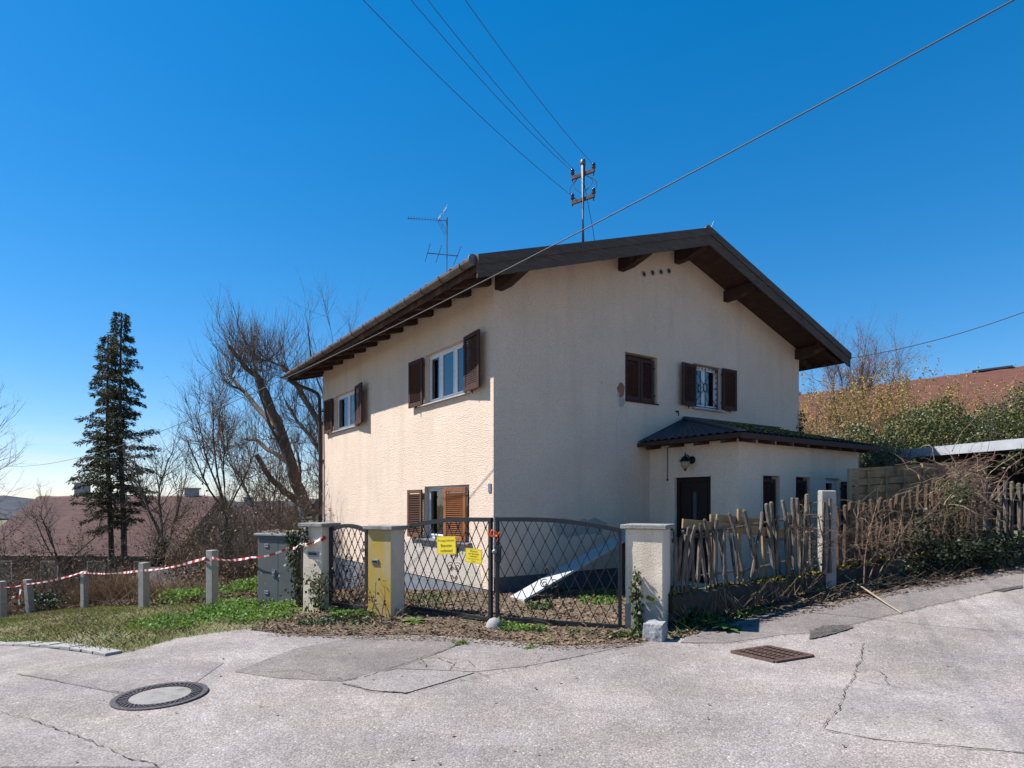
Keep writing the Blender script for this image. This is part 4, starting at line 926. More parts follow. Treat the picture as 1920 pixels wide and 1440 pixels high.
p_right, tR, zR_ = pillar(Vector((1.86, 7.69, 0)), .476, .44, 1.27, .05, 'stucco_pillar', 'broad cream gate pillar at the right end of the double gate')
p_mid, tM, zM_ = pillar(Vector((-1.69, 8.72, 0)), .40, .32, 1.22, .055, 'stucco_pillar', 'gate pillar stained yellow by lichen, left of the double gate')
p_left, tL_, zL_ = pillar(Vector((-2.83, 9.28, 0)), .37, .30, 1.26, .055, 'stucco_pillar', 'cream gate pillar with a letter slot beside the grey cabinet')
m = MB(tL_); m.box(.09, -.012, .86, .31, 0, .94); m.build('letter_slot', 'metal_grey', p_left, bevel=.004); m = MB(tL_); m.box(.12, -.02, .885, .28, -.012, .925); m.build('letter_flap', 'gate_iron', p_left)
m = MB(tM); m.add([(.002, -.006, .04), (.398, -.006, .04), (.398, -.006, 1.262), (.002, -.006, 1.262)], [(0, 1, 2, 3)]); m.build('lichen_coat', 'lichen_pillar', p_mid, fix=False)
m = MB(tM); m.box(.07, -.02, .78, .19, 0, .85); m.build('bell_plate', 'metal_grey', p_mid, bevel=.003); m = MB(tM); m.box(.09, -.025, .80, .17, -.02, .83); m.build('name_plate', 'lamp_black', p_mid)
m = MB(tR); pts = [(-.004, z) for z in ()]
m.add([(0.0, -.006, .05), (.478, -.006, .05), (.478, -.006, .40), (.40, -.006, .43), (.3, -.006, .41), (.2, -.006, .38), (.1, -.006, .40), (0, -.006, .36)], [tuple(range(8))]); m.build('splash_zone', 'concrete', p_right, fix=False)
def spots(t, n, u0, u1, z0, z1_, mat, par, s=.03):
    m = MB(t)
    for _ in range(n):
        u, z = random.uniform(u0, u1), random.uniform(z0, z1_); k = 7; r = s*random.uniform(.4, 1.2)
        m.add([(u+r*math.cos(2*math.pi*i/k)*random.uniform(.7, 1.2), -.009, z+r*random.uniform(.8, 1.6)*math.sin(2*math.pi*i/k)) for i in range(k)], [tuple(range(k))])
    m.build('lichen', mat, par, fix=False, kind='stuff')
spots(tR, 16, .05, .44, .40, .52, 'moss', p_right, .022)
def granite_block():
    c = gp(1233, 1203); w = .25; m = MB(); V = []
    for z in (-.05, .09, .205):
        for i in range(12):
            t = 2*math.pi*i/12+.785; r = w*.5/max(abs(math.cos(t)), abs(math.sin(t)))*(1 if z < .2 else .93); r = min(r, w*.69)*random.uniform(.94, 1.04); a = t+R(-26); V.append((c.x+r*math.cos(a), c.y+r*math.sin(a)+.12, c.z+z+random.uniform(-.008, .008)))
    m.add(V, [tuple(range(11, -1, -1)), tuple(range(24, 36))]+[(j*12+i, j*12+(i+1) % 12, j*12+12+(i+1) % 12, j*12+12+i) for j in range(2) for i in range(12)])
    tag(m.build('granite_block', 'granite', bevel=.012), 'rough grey granite block at the foot of the right pillar', 'stone')
granite_block()
c = gp(927, 1178); m = MB(); m.lathe([(.115, -.05), (.115, .02), (.10, .07), (.065, .115), (.02, .135)], c, 18); tag(m.build('gate_stop', 'kerb', smooth=True), 'domed pale concrete gate stop under the gate centre', 'gate stop')

def gate(name, label, P0, P1, zb0, zb1, zt0, zt1, arch, hx, hz, scroll=None, group=None, stileR=True):
    """lattice gate leaf between feet P0 (left) and P1 (right)"""
    P0 = Vector(P0); P1 = Vector(P1); W = (P1-P0).length; d = (P1-P0)/W; nb = Vector((-d.y, d.x, 0))
    root = thing(name, label, 'gate', (P0+P1)/2+Vector((0, 0, (zb0+zb1)/2)), group)
    def t(x, y, z): p = P0+d*x+nb*y; return Vector((p.x, p.y, z))
    zb = lambda u: zb0+(zb1-zb0)*u/W; ztp = lambda u: zt0+(zt1-zt0)*u/W+arch(u/W); T = .028; s = .045
    m = MB(t); m.box(0, -T, zb0, s, T, zt0); m.build('stile', 'gate_iron', root, bevel=.004)
    m = MB(t); m.box(W-s, -T, zb1, W, T, zt1); m.build('stile', 'gate_iron', root, bevel=.004)
    n = 14; m = MB(t); V = []
    for i in range(n+1):
        u = W*i/n; V += [(u, -T-.004, ztp(u)-.035), (u, T+.004, ztp(u)-.035), (u, T+.004, ztp(u)+.02), (u, -T-.004, ztp(u)+.02)]
    F = [(4*i+k, 4*i+(k+1) % 4, 4*i+4+(k+1) % 4, 4*i+4+k) for i in range(n) for k in range(4)]+[(3, 2, 1, 0), (4*n, 4*n+1, 4*n+2, 4*n+3)]
    m.add(V, F); m.build('top_rail', 'gate_iron', root)
    m = MB(t); m.hexa([(s, -T, zb0), (W-s, -T, zb1), (W-s, T, zb1), (s, T, zb0), (s, -T, zb0+.045), (W-s, -T, zb1+.045), (W-s, T, zb1+.045), (s, T, zb0+.045)]); m.build('bottom_rail', 'gate_iron', root)
    zlo = lambda u: zb(u)+.045; zhi = lambda u: ztp(u)-.035; k = hx/hz; zref = min(zb0, zb1)
    for sg in (1, -1):
        c = -3.0
        while c < 4.5:
            # bar u = c + sg*k*(z - zref): keep the stretch inside the frame
            zs = np.linspace(zref, zref+1.6, 321); us = c+sg*k*(zs-zref); ok = (us > s) & (us < W-s) & (zs > np.array([zlo(u) for u in us])) & (zs < np.array([zhi(u) for u in us]))
            if ok.sum() > 12:
                i0, i1 = np.flatnonzero(ok)[[0, -1]]; m = MB(t); y = .005*sg
                m.bar((us[i0], y, zs[i0]-.004), (us[i1], y, zs[i1]+.004), .009, .008, (0, 1, 0)); m.build('lattice_bar', 'lattice', root)
            c += 2*hx
    m = MB(t); r0 = 0
    for j in range(1, 12):
        z = zref+j*hz; off = 0 if j % 2 == 0 else hx
        for i in range(-1, 16):
            u = (-3.0+2*hx*math.ceil(3.0/(2*hx)))+i*2*hx+off
            if s+.02 < u < W-s-.02 and zlo(u)+.02 < z < zhi(u)-.02: m.box(u-.009, -.013, z-.008, u+.009, .013, z+.008)
    m.build('collars', 'lattice', root, kind='stuff')
    if scroll:
        u0, z0 = scroll; m = MB(t); y = -.014
        def sp(cu, cz, r, a0, turns, sg=1, r1=.25):
            m.tube([(cu+r*(1-(1-r1)*q)*math.cos(a0+sg*q*turns*2*math.pi), y, cz+r*(1-(1-r1)*q)*math.sin(a0+sg*q*turns*2*math.pi)) for q in np.linspace(0, 1, 22)], .006, 5)
        for sx in (-1, 1):
            sp(u0+sx*.065, z0, .062, math.pi/2+sx*.6, 1.3, -sx); sp(u0+sx*.03, z0-.03, .032, -math.pi/2, 1.2, sx); sp(u0+sx*.028, z0+.165, .03, -math.pi/2, 1.2, sx); sp(u0+sx*.028, z0-.15, .03, math.pi/2, 1.2, -sx)
        m.tube([(u0+.062*math.cos(a), y, z0+.165+.062*math.sin(a)) for a in np.linspace(-1.1, math.pi+1.1, 16)], .006, 5)
        m.tube([(u0+.055*math.cos(a), y, z0-.15+.05*math.sin(a)) for a in np.linspace(1.2+math.pi/2, math.pi*2+.4, 16)], .006, 5)
        m.build('scroll_ornament', 'lattice', root, kind='stuff')
    return root, t, W
g_left, tGL, WL = gate('gate_leaf', 'left leaf of the black lattice double gate, carrying two yellow signs', (-1.63, 9.17, 0), (-.265, 8.285, 0), .07, .03, 1.23, 1.385, lambda q: .05*math.sin(q*math.pi)*1.3*(1-q*.3), .078, .155, (1.0, .72), 'lattice double gate leaves')
g_right, tGR, WR = gate('gate_leaf', 'right leaf of the black lattice double gate with orange cord at its lock', (-.215, 8.275, 0), (1.39, 7.90, 0), .05, .01, 1.39, 1.255, lambda q: .05*math.sin(q*math.pi)*1.3*(.7+q*.3), .078, .155, (.72, .55), 'lattice double gate leaves')
g_small, tGS, WS = gate('pedestrian_gate', 'narrow black lattice garden gate between the two left pillars', (-2.76, 9.45, 0), (-2.08, 9.02, 0), .06, .06, 1.20, 1.20, lambda q: .07*math.sin(q*math.pi), .062, .12, (.42, .62))
m = MB(tGR); m.box(.0, -.06, .82, .085, -.03, 1.03); m.build('lock_box', 'gate_iron', g_right, bevel=.004)
m = MB(tGR); m.lathe([(.02, 0), (.035, .02), (.035, .05), (.015, .065)], (.01, -.06, .96), 12, (0, -1, 0)); m.build('gate_knob', 'metal_grey', g_right, smooth=True)
m = MB(tGS); m.lathe([(.012, 0), (.03, .02), (.03, .04)], (WS-.05, -.03, .92), 10, (0, -1, 0)); m.build('gate_knob', 'metal_grey', g_small)
m = MB(tGR); pts = [(-.02+.045*math.sin(q*2*math.pi), -.045-.012*math.cos(q*6), 1.185+.035*math.cos(q*2*math.pi)-.012*math.sin(q*4*math.pi)) for q in np.linspace(0, 1.9, 40)]
m.tube([(p[0]+.004*i/9, p[1]-.001*i/4, p[2]+.0007*i) for i, p in enumerate(pts)], .0075, 6); m.tube([(.02, -.06, 1.18), (.05, -.085, 1.13), (.03, -.08, 1.09)], .0065, 6); m.tube([(-.11, -.05, 1.22), (-.05, -.065, 1.16), (.03, -.06, 1.16), (.07, -.055, 1.22)], .009, 6)
tag(m.build('orange_cord', 'orange_cord', smooth=True), 'bright orange cord knotted round the gate centre', 'cord')
def text_mesh(tf, lines, u, z_list, sizes, par, y):
    for s, z, h in zip(lines, z_list, sizes):
        cu = bpy.data.curves.new('t', 'FONT'); cu.body = s; cu.size = h; cu.align_x = 'CENTER'; o = bpy.data.objects.new('t', cu); COL.objects.link(o)
        bpy.context.view_layer.update(); me = bpy.data.meshes.new_from_object(o.evaluated_get(bpy.context.evaluated_depsgraph_get())); bpy.data.objects.remove(o)
        m = MB(tf); m.v = [tuple(tf(u+v.co.x, y, z+v.co.y)) for v in me.vertices]; m.f = [list(p.vertices) for p in me.polygons]
        m.build('lettering', 'ink', par, fix=False)
def sign(label, uc, zc, w, h, lines, zs, sz, tilt=0):
    def tf(x, y, z): c, q = math.cos(tilt), math.sin(tilt); return tGL(uc+x*c-z*q, -.034+y, zc+x*q+z*c)
    root = thing('warning_sign', label, 'sign', tGL(uc, -.034, zc-h/2), 'yellow signs on the gate'); m = MB(tf); m.box(-w/2, -.003, -h/2, w/2, .003, h/2); m.build('panel', 'sign_yellow', root)
    m = MB(tf); e = .008
    for a in ((-w/2+e, -h/2+e, w/2-e, -h/2+e+.002), (-w/2+e, h/2-e-.002, w/2-e, h/2-e), (-w/2+e, -h/2+e, -w/2+e+.002, h/2-e), (w/2-e-.002, -h/2+e, w/2-e, h/2-e)): m.add([(a[0], -.0045, a[1]), (a[2], -.0045, a[1]), (a[2], -.0045, a[3]), (a[0], -.0045, a[3])], [(0, 1, 2, 3)])
    m.build('border', 'ink', root, fix=False)
    text_mesh(tf, lines, 0, zs, sz, root, -.006)
    m = MB(tf)
    for x in (-w*.36, w*.36): m.box(x-.004, .003, h/2-.02, x+.004, .03, h/2-.012)
    m.build('wire_tie', 'metal_grey', root)
def gate_u(px): # where a photo column meets the left leaf
    a = Vector((-1.63, 9.17)); b = Vector((-.265, 8.285)); r = pr(px); d = (b-a).normalized(); return (r*a.y-a.x)/(d.x-r*d.y)
u1, u2 = gate_u(840), gate_u(891)
sign('larger yellow sign, private ground no entry, tilted on the gate', u1, 1.012, .335, .25, ['Privatgrundstück', 'Betreten', 'verboten!'], [.055, -.02, -.09], [.042, .056, .056], R(3.5))
sign('smaller yellow building site sign near the gate lock', u2, .885, .275, .195, ['Betreten', 'der Baustelle', 'verboten!', 'Eltern haften für ihre', 'Kinder!'], [.055, .02, -.014, -.046, -.075], [.034, .034, .034, .022, .022], R(-3))

# ------------------------------------------------------------------ grey cabinet
def cabinet():
    fl = Vector((-4.24, 10.4, 0)); w, d = .95, .34; zb = min(z1(fl.x, fl.y), z1(*(fl+PD*w)[:2]))-.03; top = 1.06
    root = thing('utility_cabinet', 'dented grey two door utility cabinet beside the left gate pillar', 'cabinet', fl+PD*w/2+PN*d/2+Vector((0, 0, zb)))
    def t(x, y, z): p = fl+PD*x+PN*y; return Vector((p.x, p.y, z))
    m = MB(t); m.box(0, 0, zb, w, d, top); m.build('body', 'cabinet', root, bevel=.01)
    m = MB(t); m.hexa([(-.035, -.05, top), (w+.035, -.05, top), (w+.035, d+.04, top), (-.035, d+.04, top), (-.035, -.05, top+.035), (w+.035, -.05, top+.035), (w+.035, d+.04, top+.05), (-.035, d+.04, top+.05)]); m.build('lid', 'cabinet_cap', root, bevel=.006)
    for x0, x1 in ((.04, .475), (.481, w-.03)):
        m = MB(t); m.box(x0, -.014, zb+.10, x1, -.001, top-.06); dr = m.build('door', 'cabinet', root, bevel=.004)
        if x0 < .1:
            for z in (top-.19, zb+.25):
                for k in range(2):
                    m = MB(t); m.box(.18, -.026, z+k*.035, .27, -.014, z+.022+k*.035); m.build('louvre', 'metal_grey', dr, bevel=.003)
            m = MB(t); m.box(.36, -.03, zb+.55, .43, -.014, zb+.66); m.box(.375, -.045, zb+.58, .415, -.03, zb+.62); m.build('lock', 'metal_grey', dr, bevel=.003)
    return t, top, w, d
tC, cTop, cW, cD = cabinet()
P = np.array([tuple(tC(random.uniform(-.03, cW), random.uniform(-.03, cD), cTop+.052+random.uniform(0, .025))) for _ in range(420)]); V, F = leaves(P, .05, .75); o = fast('leaf_heap', V, F, 'litter', kind='stuff'); o['label'] = 'dry brown leaves lying on the lid of the grey cabinet'; o['category'] = 'leaves'

# ------------------------------------------------------------------ concrete posts and barrier tape on the left
LP = [((-5.62, 11.7), 1.02, .155, 0, 'nearest concrete post left of the cabinet, tape tied across its top'), ((-7.96, 13.5), .98, .155, 0, 'second concrete post left of the cabinet, standing by the reeds'), ((-11.1, 16.2), .98, .13, 0, 'third concrete post left of the cabinet, slim and pale'),
      ((-13.25, 17.2), 1.0, .16, .10, 'leaning brown concrete post with red tape hanging down it'), ((-13.9, 17.0), 1.05, .17, 0, 'concrete post cut by the left picture edge')]
TOPS = []
for (x, y), h, w, lean, lab in LP:
    z = z1(x, y); m = MB(); a = R(-20); ca, sa = math.cos(a)*w/2, math.sin(a)*w/2; tp = Vector((-lean*h, 0, 0))
    q = [Vector((x+ca*i-sa*j, y+sa*i+ca*j, z)) for i, j in ((-1, -1), (1, -1), (1, 1), (-1, 1))]
    m.hexa([p-Vector((0, 0, .15)) for p in q]+[p+tp+Vector((0, 0, h)) for p in q]); tag(m.build('concrete_post', 'concrete', bevel=.012), lab, 'post', 'concrete posts along the verge'); TOPS.append(Vector((x, y-w/2-.02, z+h))+tp)
def tape(path, w=.05, name='barrier_tape', label='red and white barrier tape strung from the left pillar along the posts', flutter=.012, sag=.05):
    P = []
    for a, b in zip(path[:-1], path[1:]):
        n = max(3, int((b-a).length/.06))
        for i in range(n): t = i/n; p = a.lerp(b, t); p.z -= 4*sag*t*(1-t); P.append(p)
    P.append(path[-1]); red = MB(); whi = MB(); acc = 0
    for i in range(len(P)-1):
        a, b = P[i], P[i+1]; h = []
        for j, p in ((i, a), (i+1, b)):
            tw = .5*math.sin(j*.21)+.35*math.sin(j*.07+1); d = (b-a).normalized(); s = d.cross(Vector((0, 0, 1))).normalized(); up = s.cross(d)
            wv = (up*math.cos(tw)+s*math.sin(tw))*w/2*(.55+.45*abs(math.cos(j*.05))); off = s*flutter*math.sin(j*.4); h.append((p-wv+off, p+wv+off))
        m = red if int(acc/.13) % 2 == 0 else whi; m.add([h[0][0], h[1][0], h[1][1], h[0][1]], [(0, 1, 2, 3)]); acc += (b-a).length
    root = thing(name, label, 'barrier tape', (path[0].x, path[0].y, path[0].z)); whi.build('white_stripes', 'tape_white', root, fix=False, kind='stuff'); red.build('red_stripes', 'tape_red', root, fix=False, kind='stuff')
pA = tL_(.39, .05, 1.07+zL_*0); pA.z = zL_+1.17; pB = tL_(-.02, -.03, 0); pB.z = zL_+1.06; pC = tC(.80, -.06, .86); t0 = TOPS
tape([pA, tL_(.38, -.035, 1.15), pB, tC(.80, -.07, .90), tC(-.06, -.09, .70), t0[0]+Vector((.06, -.02, -.13)), t0[0]+Vector((-.09, -.02, -.14)), t0[1]+Vector((0, -.02, -.16)), t0[2]+Vector((0, -.02, -.02)), t0[3]+Vector((0, -.03, -.12)), t0[4]+Vector((0, -.02, -.12))])
tape([t0[3]+Vector((-.05, -.05, -.10)), t0[3]+Vector((-.12, -.06, -.45)), t0[3]+Vector((-.10, -.07, -.80)), t0[3]+Vector((.28, -.10, -.92))], .085, label='loose tail of barrier tape hanging down the leaning post', sag=.01)

# ------------------------------------------------------------------ fence on the right: low wall, pickets, post, boards
FA, FB, FE = Vector((1.98, 8.02, 0)), Vector((4.79, 9.5, 0)), Vector((12.2, 12.65, 0))
def fx(px, a, b):                                       # where a photo column meets the fence line a-b
    d = (b-a).normalized(); r = pr(px); t = (r*a.y-a.x)/(d.x-r*d.y); return a+d*t
def low_wall(a, b, za, zb, label, n):
    d = (b-a).normalized(); s = Vector((-d.y, d.x, 0)); m = MB(); V = []; root = thing('low_wall', label, 'wall', (a+b)/2+Vector((0, 0, z1(*((a+b)/2)[:2]))), 'mossy low walls')
    for i in range(n+1):
        p = a.lerp(b, i/n); z = za+(zb-za)*i/n+random.uniform(-.012, .012); g = z1(p.x, p.y)-.2
        for o, zz in ((-.13, g), (-.125, z-.03), (-.10, z), (.10, z), (.12, g)): q = p+s*(o+random.uniform(-.012, .012)); V.append((q.x, q.y, zz))
    F = [(5*i+k, 5*i+k+1, 5*i+k+6, 5*i+k+5) for i in range(n) for k in range(4)]+[(0, 1, 2, 3, 4), (5*n+4, 5*n+3, 5*n+2, 5*n+1, 5*n)]
    m.add(V, F); m.build('wall_body', 'moss_wall', root)
    P = []; k = int(2200*(b-a).length/3.2)
    for _ in range(k):
        t = random.random(); p = a.lerp(b, t)+s*random.triangular(-.13, .11, -.06); 
        if math.sin(t*23)+math.sin(t*51+1)*.6 > -.6: P.append((p.x, p.y, za+(zb-za)*t+random.uniform(-.03, .02)))
    V, F = leaves(np.array(P), .05, .5); fast('moss', V, F, 'moss', root, kind='stuff')
low_wall(FA, FB, .43, .56, 'mossy low wall under the broken stake fence beside the right pillar', 22); low_wall(FB, FE, .60, 1.12, 'mossy overgrown low wall under the stake fence beyond the concrete post', 44)
def stake(par, px0, py0, px1, py1, r, a, b, off=0, mat='picket', base=None, name='picket', bend=None):
    """round stake from foot pixel (px0, py0) to top pixel (px1, py1), standing in the fence line"""
    d = (b-a).normalized(); s = Vector((-d.y, d.x, 0)); p = fx(px0, a+s*off, b+s*off); q = fx(px1, a+s*off, b+s*off)
    lo = Vector((p.x, p.y, EYE+(HY-py0)*p.y/FP)); hi = Vector((q.x, q.y, EYE+(HY-py1)*q.y/FP)); n = 6; P = []; rr = []
    w = Vector((random.uniform(-1, 1), random.uniform(-1, 1), 0))*.034
    for i in range(n): t = i/(n-1); P.append(lo.lerp(hi, t)+w*math.sin(t*math.pi)*(1+.5*math.sin(t*9))+s*random.uniform(-.004, .004)); rr.append(r*(1.08-.2*t)*random.uniform(.93, 1.07))
    P.append(hi+(hi-lo).normalized()*.02); rr.append(r*.45); m = MB(); m.tube(P, rr, 7); o = m.build(name, mat, par); return o
f1 = thing('stake_fence', 'broken leaning grey stake fence between the right pillar and the concrete post', 'fence', (FA+FB)/2+Vector((0, 0, .48)), 'rustic stake fences')
Z5 = lambda x, y: (1240+x/4.8, 880+y/4.8)
for (x1, y1, x0, y0, r) in ((115, 565, 112, 1090, .034), (195, 560, 150, 1100, .030), (245, 530, 180, 1120, .034), (300, 512, 240, 1118, .034), (352, 492, 312, 1108, .036), (390, 458, 482, 1090, .033), (500, 455, 512, 1080, .034), (345, 640, 402, 1090, .028),
                            (530, 560, 612, 1060, .036), (612, 402, 745, 1030, .034), (600, 560, 660, 1050, .026), (742, 372, 892, 1040, .040), (908, 392, 782, 1040, .032), (948, 318, 1012, 1010, .044), (988, 302, 1086, 1010, .040), (1092, 286, 1122, 1000, .038), (1182, 264, 1192, 990, .042), (1222, 268, 1242, 985, .036),
                            (1312, 232, 1302, 975, .044), (1340, 300, 1368, 970, .036), (690, 740, 770, 1030, .028), (140, 700, 128, 1100, .026), (215, 600, 212, 1105, .028), (275, 590, 268, 1105, .027), (430, 560, 440, 1085, .028), (560, 520, 560, 1060, .028), (655, 600, 700, 1040, .026), (830, 620, 850, 1030, .027), (1050, 420, 1045, 1000, .030), (1145, 400, 1152, 990, .030), (1265, 420, 1268, 980, .029)):
    stake(f1, *Z5(x0, y0), *Z5(x1, y1), r*.86, FA, FB, off=-.03+random.uniform(-.03, .03))
for (x1, y1, x0, y0) in ((700, 355, 695, 980), (455, 405, 462, 1010), (915, 560, 930, 980)):
    p0, p1 = Z5(x0, y0), Z5(x1, y1); o_f = .10; d = (FB-FA).normalized(); s = Vector((-d.y, d.x, 0)); q0 = fx(p0[0], FA+s*o_f, FB+s*o_f); q1 = fx(p1[0], FA+s*o_f, FB+s*o_f)
    m = MB(); m.bar((q0.x, q0.y, EYE+(HY-p0[1])*q0.y/FP), (q1.x, q1.y, EYE+(HY-p1[1])*q1.y/FP), .06, .03, s); m.build('slat', 'plank', f1)
for pts, r in (([(100, 635), (300, 590), (560, 545), (860, 490), (1100, 452), (1420, 430)], .018), ([(100, 655), (280, 612), (450, 600)], .012), ([(120, 985), (420, 945), (800, 900), (1150, 820)], .016)):
    d = (FB-FA).normalized(); s = Vector((-d.y, d.x, 0)); P = []
    for x, y in pts: px, py = Z5(x, y); q = fx(px, FA+s*.02, FB+s*.02); P.append((q.x, q.y, EYE+(HY-py)*q.y/FP))
    m = MB(); m.tube(P, r, 6); m.build('rail', 'picket', f1)
def loose_board(pA, pB, h, off, label):
    d = (FB-FA).normalized(); s = Vector((-d.y, d.x, 0)); q = []
    for p in (pA, pB): px, py = Z5(*p); w = fx(px, FA+s*off, FB+s*off); q.append(Vector((w.x, w.y, EYE+(HY-py)*w.y/FP)))
    m = MB(); m.bar(q[0], q[1], .028, h, (0, 0, 1)); tag(m.build('loose_board', 'plank', bevel=.003), label, 'board', 'boards wedged in the fence')
loose_board((190, 487), (1095, 578), .125, .065, 'longer pale plank wedged level behind the leaning stakes')
loose_board((495, 440), (885, 478), .115, .135, 'shorter pale plank wedged above the longer one behind the stakes')
def tall_post():
    q = fx(1546, FA, FB); z = z1(q.x, q.y); w = .19; d = Vector((math.cos(R(-8)), math.sin(R(-8)), 0)); s = Vector((-d.y, d.x, 0)); top = EYE+(HY-920)*q.y/FP; c = q-s*.10
    root = thing('fence_post', 'tall square concrete post dividing the stake fence', 'post', (c.x, c.y, z)); V = []
    for zz in (z-.2, top): V += [tuple((c+d*i*w*.55+s*j*w*.5).xy)+(zz+random.uniform(-.01, .01),) for i, j in ((-1, -1), (1, -1), (1, 1), (-1, 1))]
    m = MB(); m.hexa(V); m.build('shaft', 'concrete', root, bevel=.014)
    for k in (-.5, .0): p0 = c+d*w*k*.9-s*(w*.5+.03); m = MB(); m.tube([(p0.x, p0.y, z+.25), (p0.x, p0.y, top-.12-.1*abs(k))], [.03, .026], 7); m.build('stake', 'picket', root)
tall_post()
f2 = thing('stake_fence', 'straight brown stake fence rising to the right under brambles', 'fence', (FB+FE)/2+Vector((0, 0, .85)), 'rustic stake fences')
px = 1569.0
while px < 2080:
    t = (px-1565)/355; top = 952-47*min(1, t*1.25) if px < 1700 else 915-8*(px-1700)/220; bot = 1086-62*t
    stake(f2, px+random.uniform(-3, 2), bot, px+random.uniform(-1, 4), top+random.uniform(-5, 6), random.uniform(.028, .038)*(1+.1*t), FB, FE, off=random.uniform(-.015, .015), mat='picket_brown' if px < 1840 else 'picket')
    px += random.uniform(10.5, 14.5)
for zo in (.25, .85):
    P = []
    for k in range(9): q = FB.lerp(FE, .03+k*.95/8); n = Vector((-(FE-FB).y, (FE-FB).x, 0)).normalized(); q = q+n*.06; P.append((q.x, q.y, .60+(1.12-.60)*(.03+k*.95/8)+zo))
    m = MB(); m.tube(P, .03, 6); m.build('rail', 'picket_brown', f2)
# woven screen panels behind it
def screen():
    A = Vector((5.86, 10.9, 0)); B = Vector((9.25, 12.17, 0)); d = (B-A).normalized(); s = Vector((-d.y, d.x, 0)); W = (B-A).length
    for k in range(2):
        u0, u1 = k*W/2+.02, (k+1)*W/2-.02; zt0, zt1 = 2.20+.13*k, 2.31+.11*k
        root = thing('screen_panel', ['left slatted wooden screen panel behind the stakes', 'right slatted wooden screen panel half covered by brambles'][k], 'screen panel', A+d*(u0+u1)/2+Vector((0, 0, .5)), 'slatted screen panels')
        def t(x, y, z): p = A+d*x+s*y; return Vector((p.x, p.y, z))
        tz = lambda u: zt0+(zt1-zt0)*(u-u0)/(u1-u0); bz = lambda u: .42+.07*u
        for u in (u0, u1-.05): m = MB(t); m.box(u, -.03, bz(u), u+.05, .03, tz(u)); m.build('frame_post', 'panel_post' if (k == 0 and u == u0) else 'panel_wood', root, bevel=.004)
        m = MB(t); m.hexa([(u0+.05, -.025, tz(u0)-.05), (u1-.05, -.025, tz(u1)-.05), (u1-.05, .025, tz(u1)-.05), (u0+.05, .025, tz(u0)-.05), (u0+.05, -.025, tz(u0)), (u1-.05, -.025, tz(u1)), (u1-.05, .025, tz(u1)), (u0+.05, .025, tz(u0))]); m.build('top_rail', 'panel_wood', root)
        n = 13; h = .135
        for i in range(n):
            y = .014 if i % 2 else -.014; zo = .055+i*h; m = MB(t); V = []; nn = 12
            hh = h*.94 if i % 2 == 0 else h*.88
            for j in range(nn+1):
                u = u0+.05+(u1-u0-.10)*j/nn; yy = y*math.cos(j/nn*math.pi*4)*1.5; V += [(u, yy-.006, tz(u)-zo-hh), (u, yy+.006, tz(u)-zo-hh), (u, yy+.006, tz(u)-zo), (u, yy-.006, tz(u)-zo)]
            m.add(V, [(4*j+q, 4*j+(q+1) % 4, 4*j+4+(q+1) % 4, 4*j+4+q) for j in range(nn) for q in range(4)]+[(3, 2, 1, 0), (4*nn, 4*nn+1, 4*nn+2, 4*nn+3)]); m.build('slat', 'panel_wood', root)
        for f in (.25, .5, .75):
            u = u0+(u1-u0)*f; m = MB(t); m.box(u-.02, -.034, bz(u), u+.02, -.024, tz(u)-.06); m.build('upright', 'panel_wood', root)
screen()
def carport():
    a = Vector((9.54, 15.5, 0)); d = Vector((.266, -.964, 0)); s = Vector((.964, .266, 0)); L = 5.2
    root = thing('carport', 'flat roofed carport with a pale grey fascia behind the fence', 'carport', a+d*L/2+s*2+Vector((0, 0, z1(*(a+d*L/2+s*2)[:2]))))
    def t(x, y, z): p = a+d*x+s*y; return Vector((p.x, p.y, z))
    m = MB(t); m.box(0, 0, 2.70, L, .03, 2.91); m.box(0, .03, 2.70, .03, 4, 2.91); m.build('fascia', 'fascia', root)
    m = MB(t); m.box(.03, .03, 2.78, L, 4, 2.88); m.build('roof', 'carport_dark', root)
    m = MB(t); m.box(.05, 3.9, .4, L, 4, 2.78); m.build('rear_wall', 'carport_dark', root); m = MB(t); m.box(.05, .6, .4, .12, 3.9, 2.78); m.build('side_wall', 'carport_dark', root)
    for x in (.12, 3.2): m = MB(t); m.box(x, .08, .4, x+.12, .20, 2.70); m.build('post', 'fascia', root)
carport()

# ------------------------------------------------------------------ yard soil, grass, leaves
YARD = [(1.45, 8.1), (-.25, 8.5), (-1.62, 9.35), (-2.1, 9.2), (-2.7, 9.6), (-4.3, 11.2), tuple(H(-1.2, 9.5, 0)[:2]), tuple(H(.05, 9.5, 0)[:2]), tuple(H(.05, .05, 0)[:2]), tuple(H(PA-.1, .05, 0)[:2]), tuple(H(PA-.1, PB-.1, 0)[:2]), tuple(H(PE, PB+.1, 0)[:2]), (9, 13.0), (4.7, 9.75), (2.1, 8.3)]
structure(sheet('yard', YARD, .006, 'earth', step=.3, kind='structure', rough=.008))
strip = [tuple(gp(*p)[:2]) for p in ((470, 1182), (560, 1192), (700, 1192), (800, 1190), (880, 1196), (1040, 1212), (1130, 1208), (1215, 1204), (1200, 1180), (1165, 1176), (930, 1158), (760, 1130), (690, 1145), (600, 1150), (520, 1155))]
structure(sheet('soil_strip', strip, .008, 'earth', step=.2, rough=.006))
right_strip = [tuple(gp(*p)[:2]) for p in ((1262, 1200), (1300, 1190), (1400, 1160), (1480, 1143), (1640, 1116), (1780, 1088), (1919, 1064))]+[(FE.x, FE.y-.3), (FB.x, FB.y-.1), (FA.x, FA.y-.1)]
structure(sheet('soil_strip', right_strip, .012, 'earth', step=.2, rough=.006))
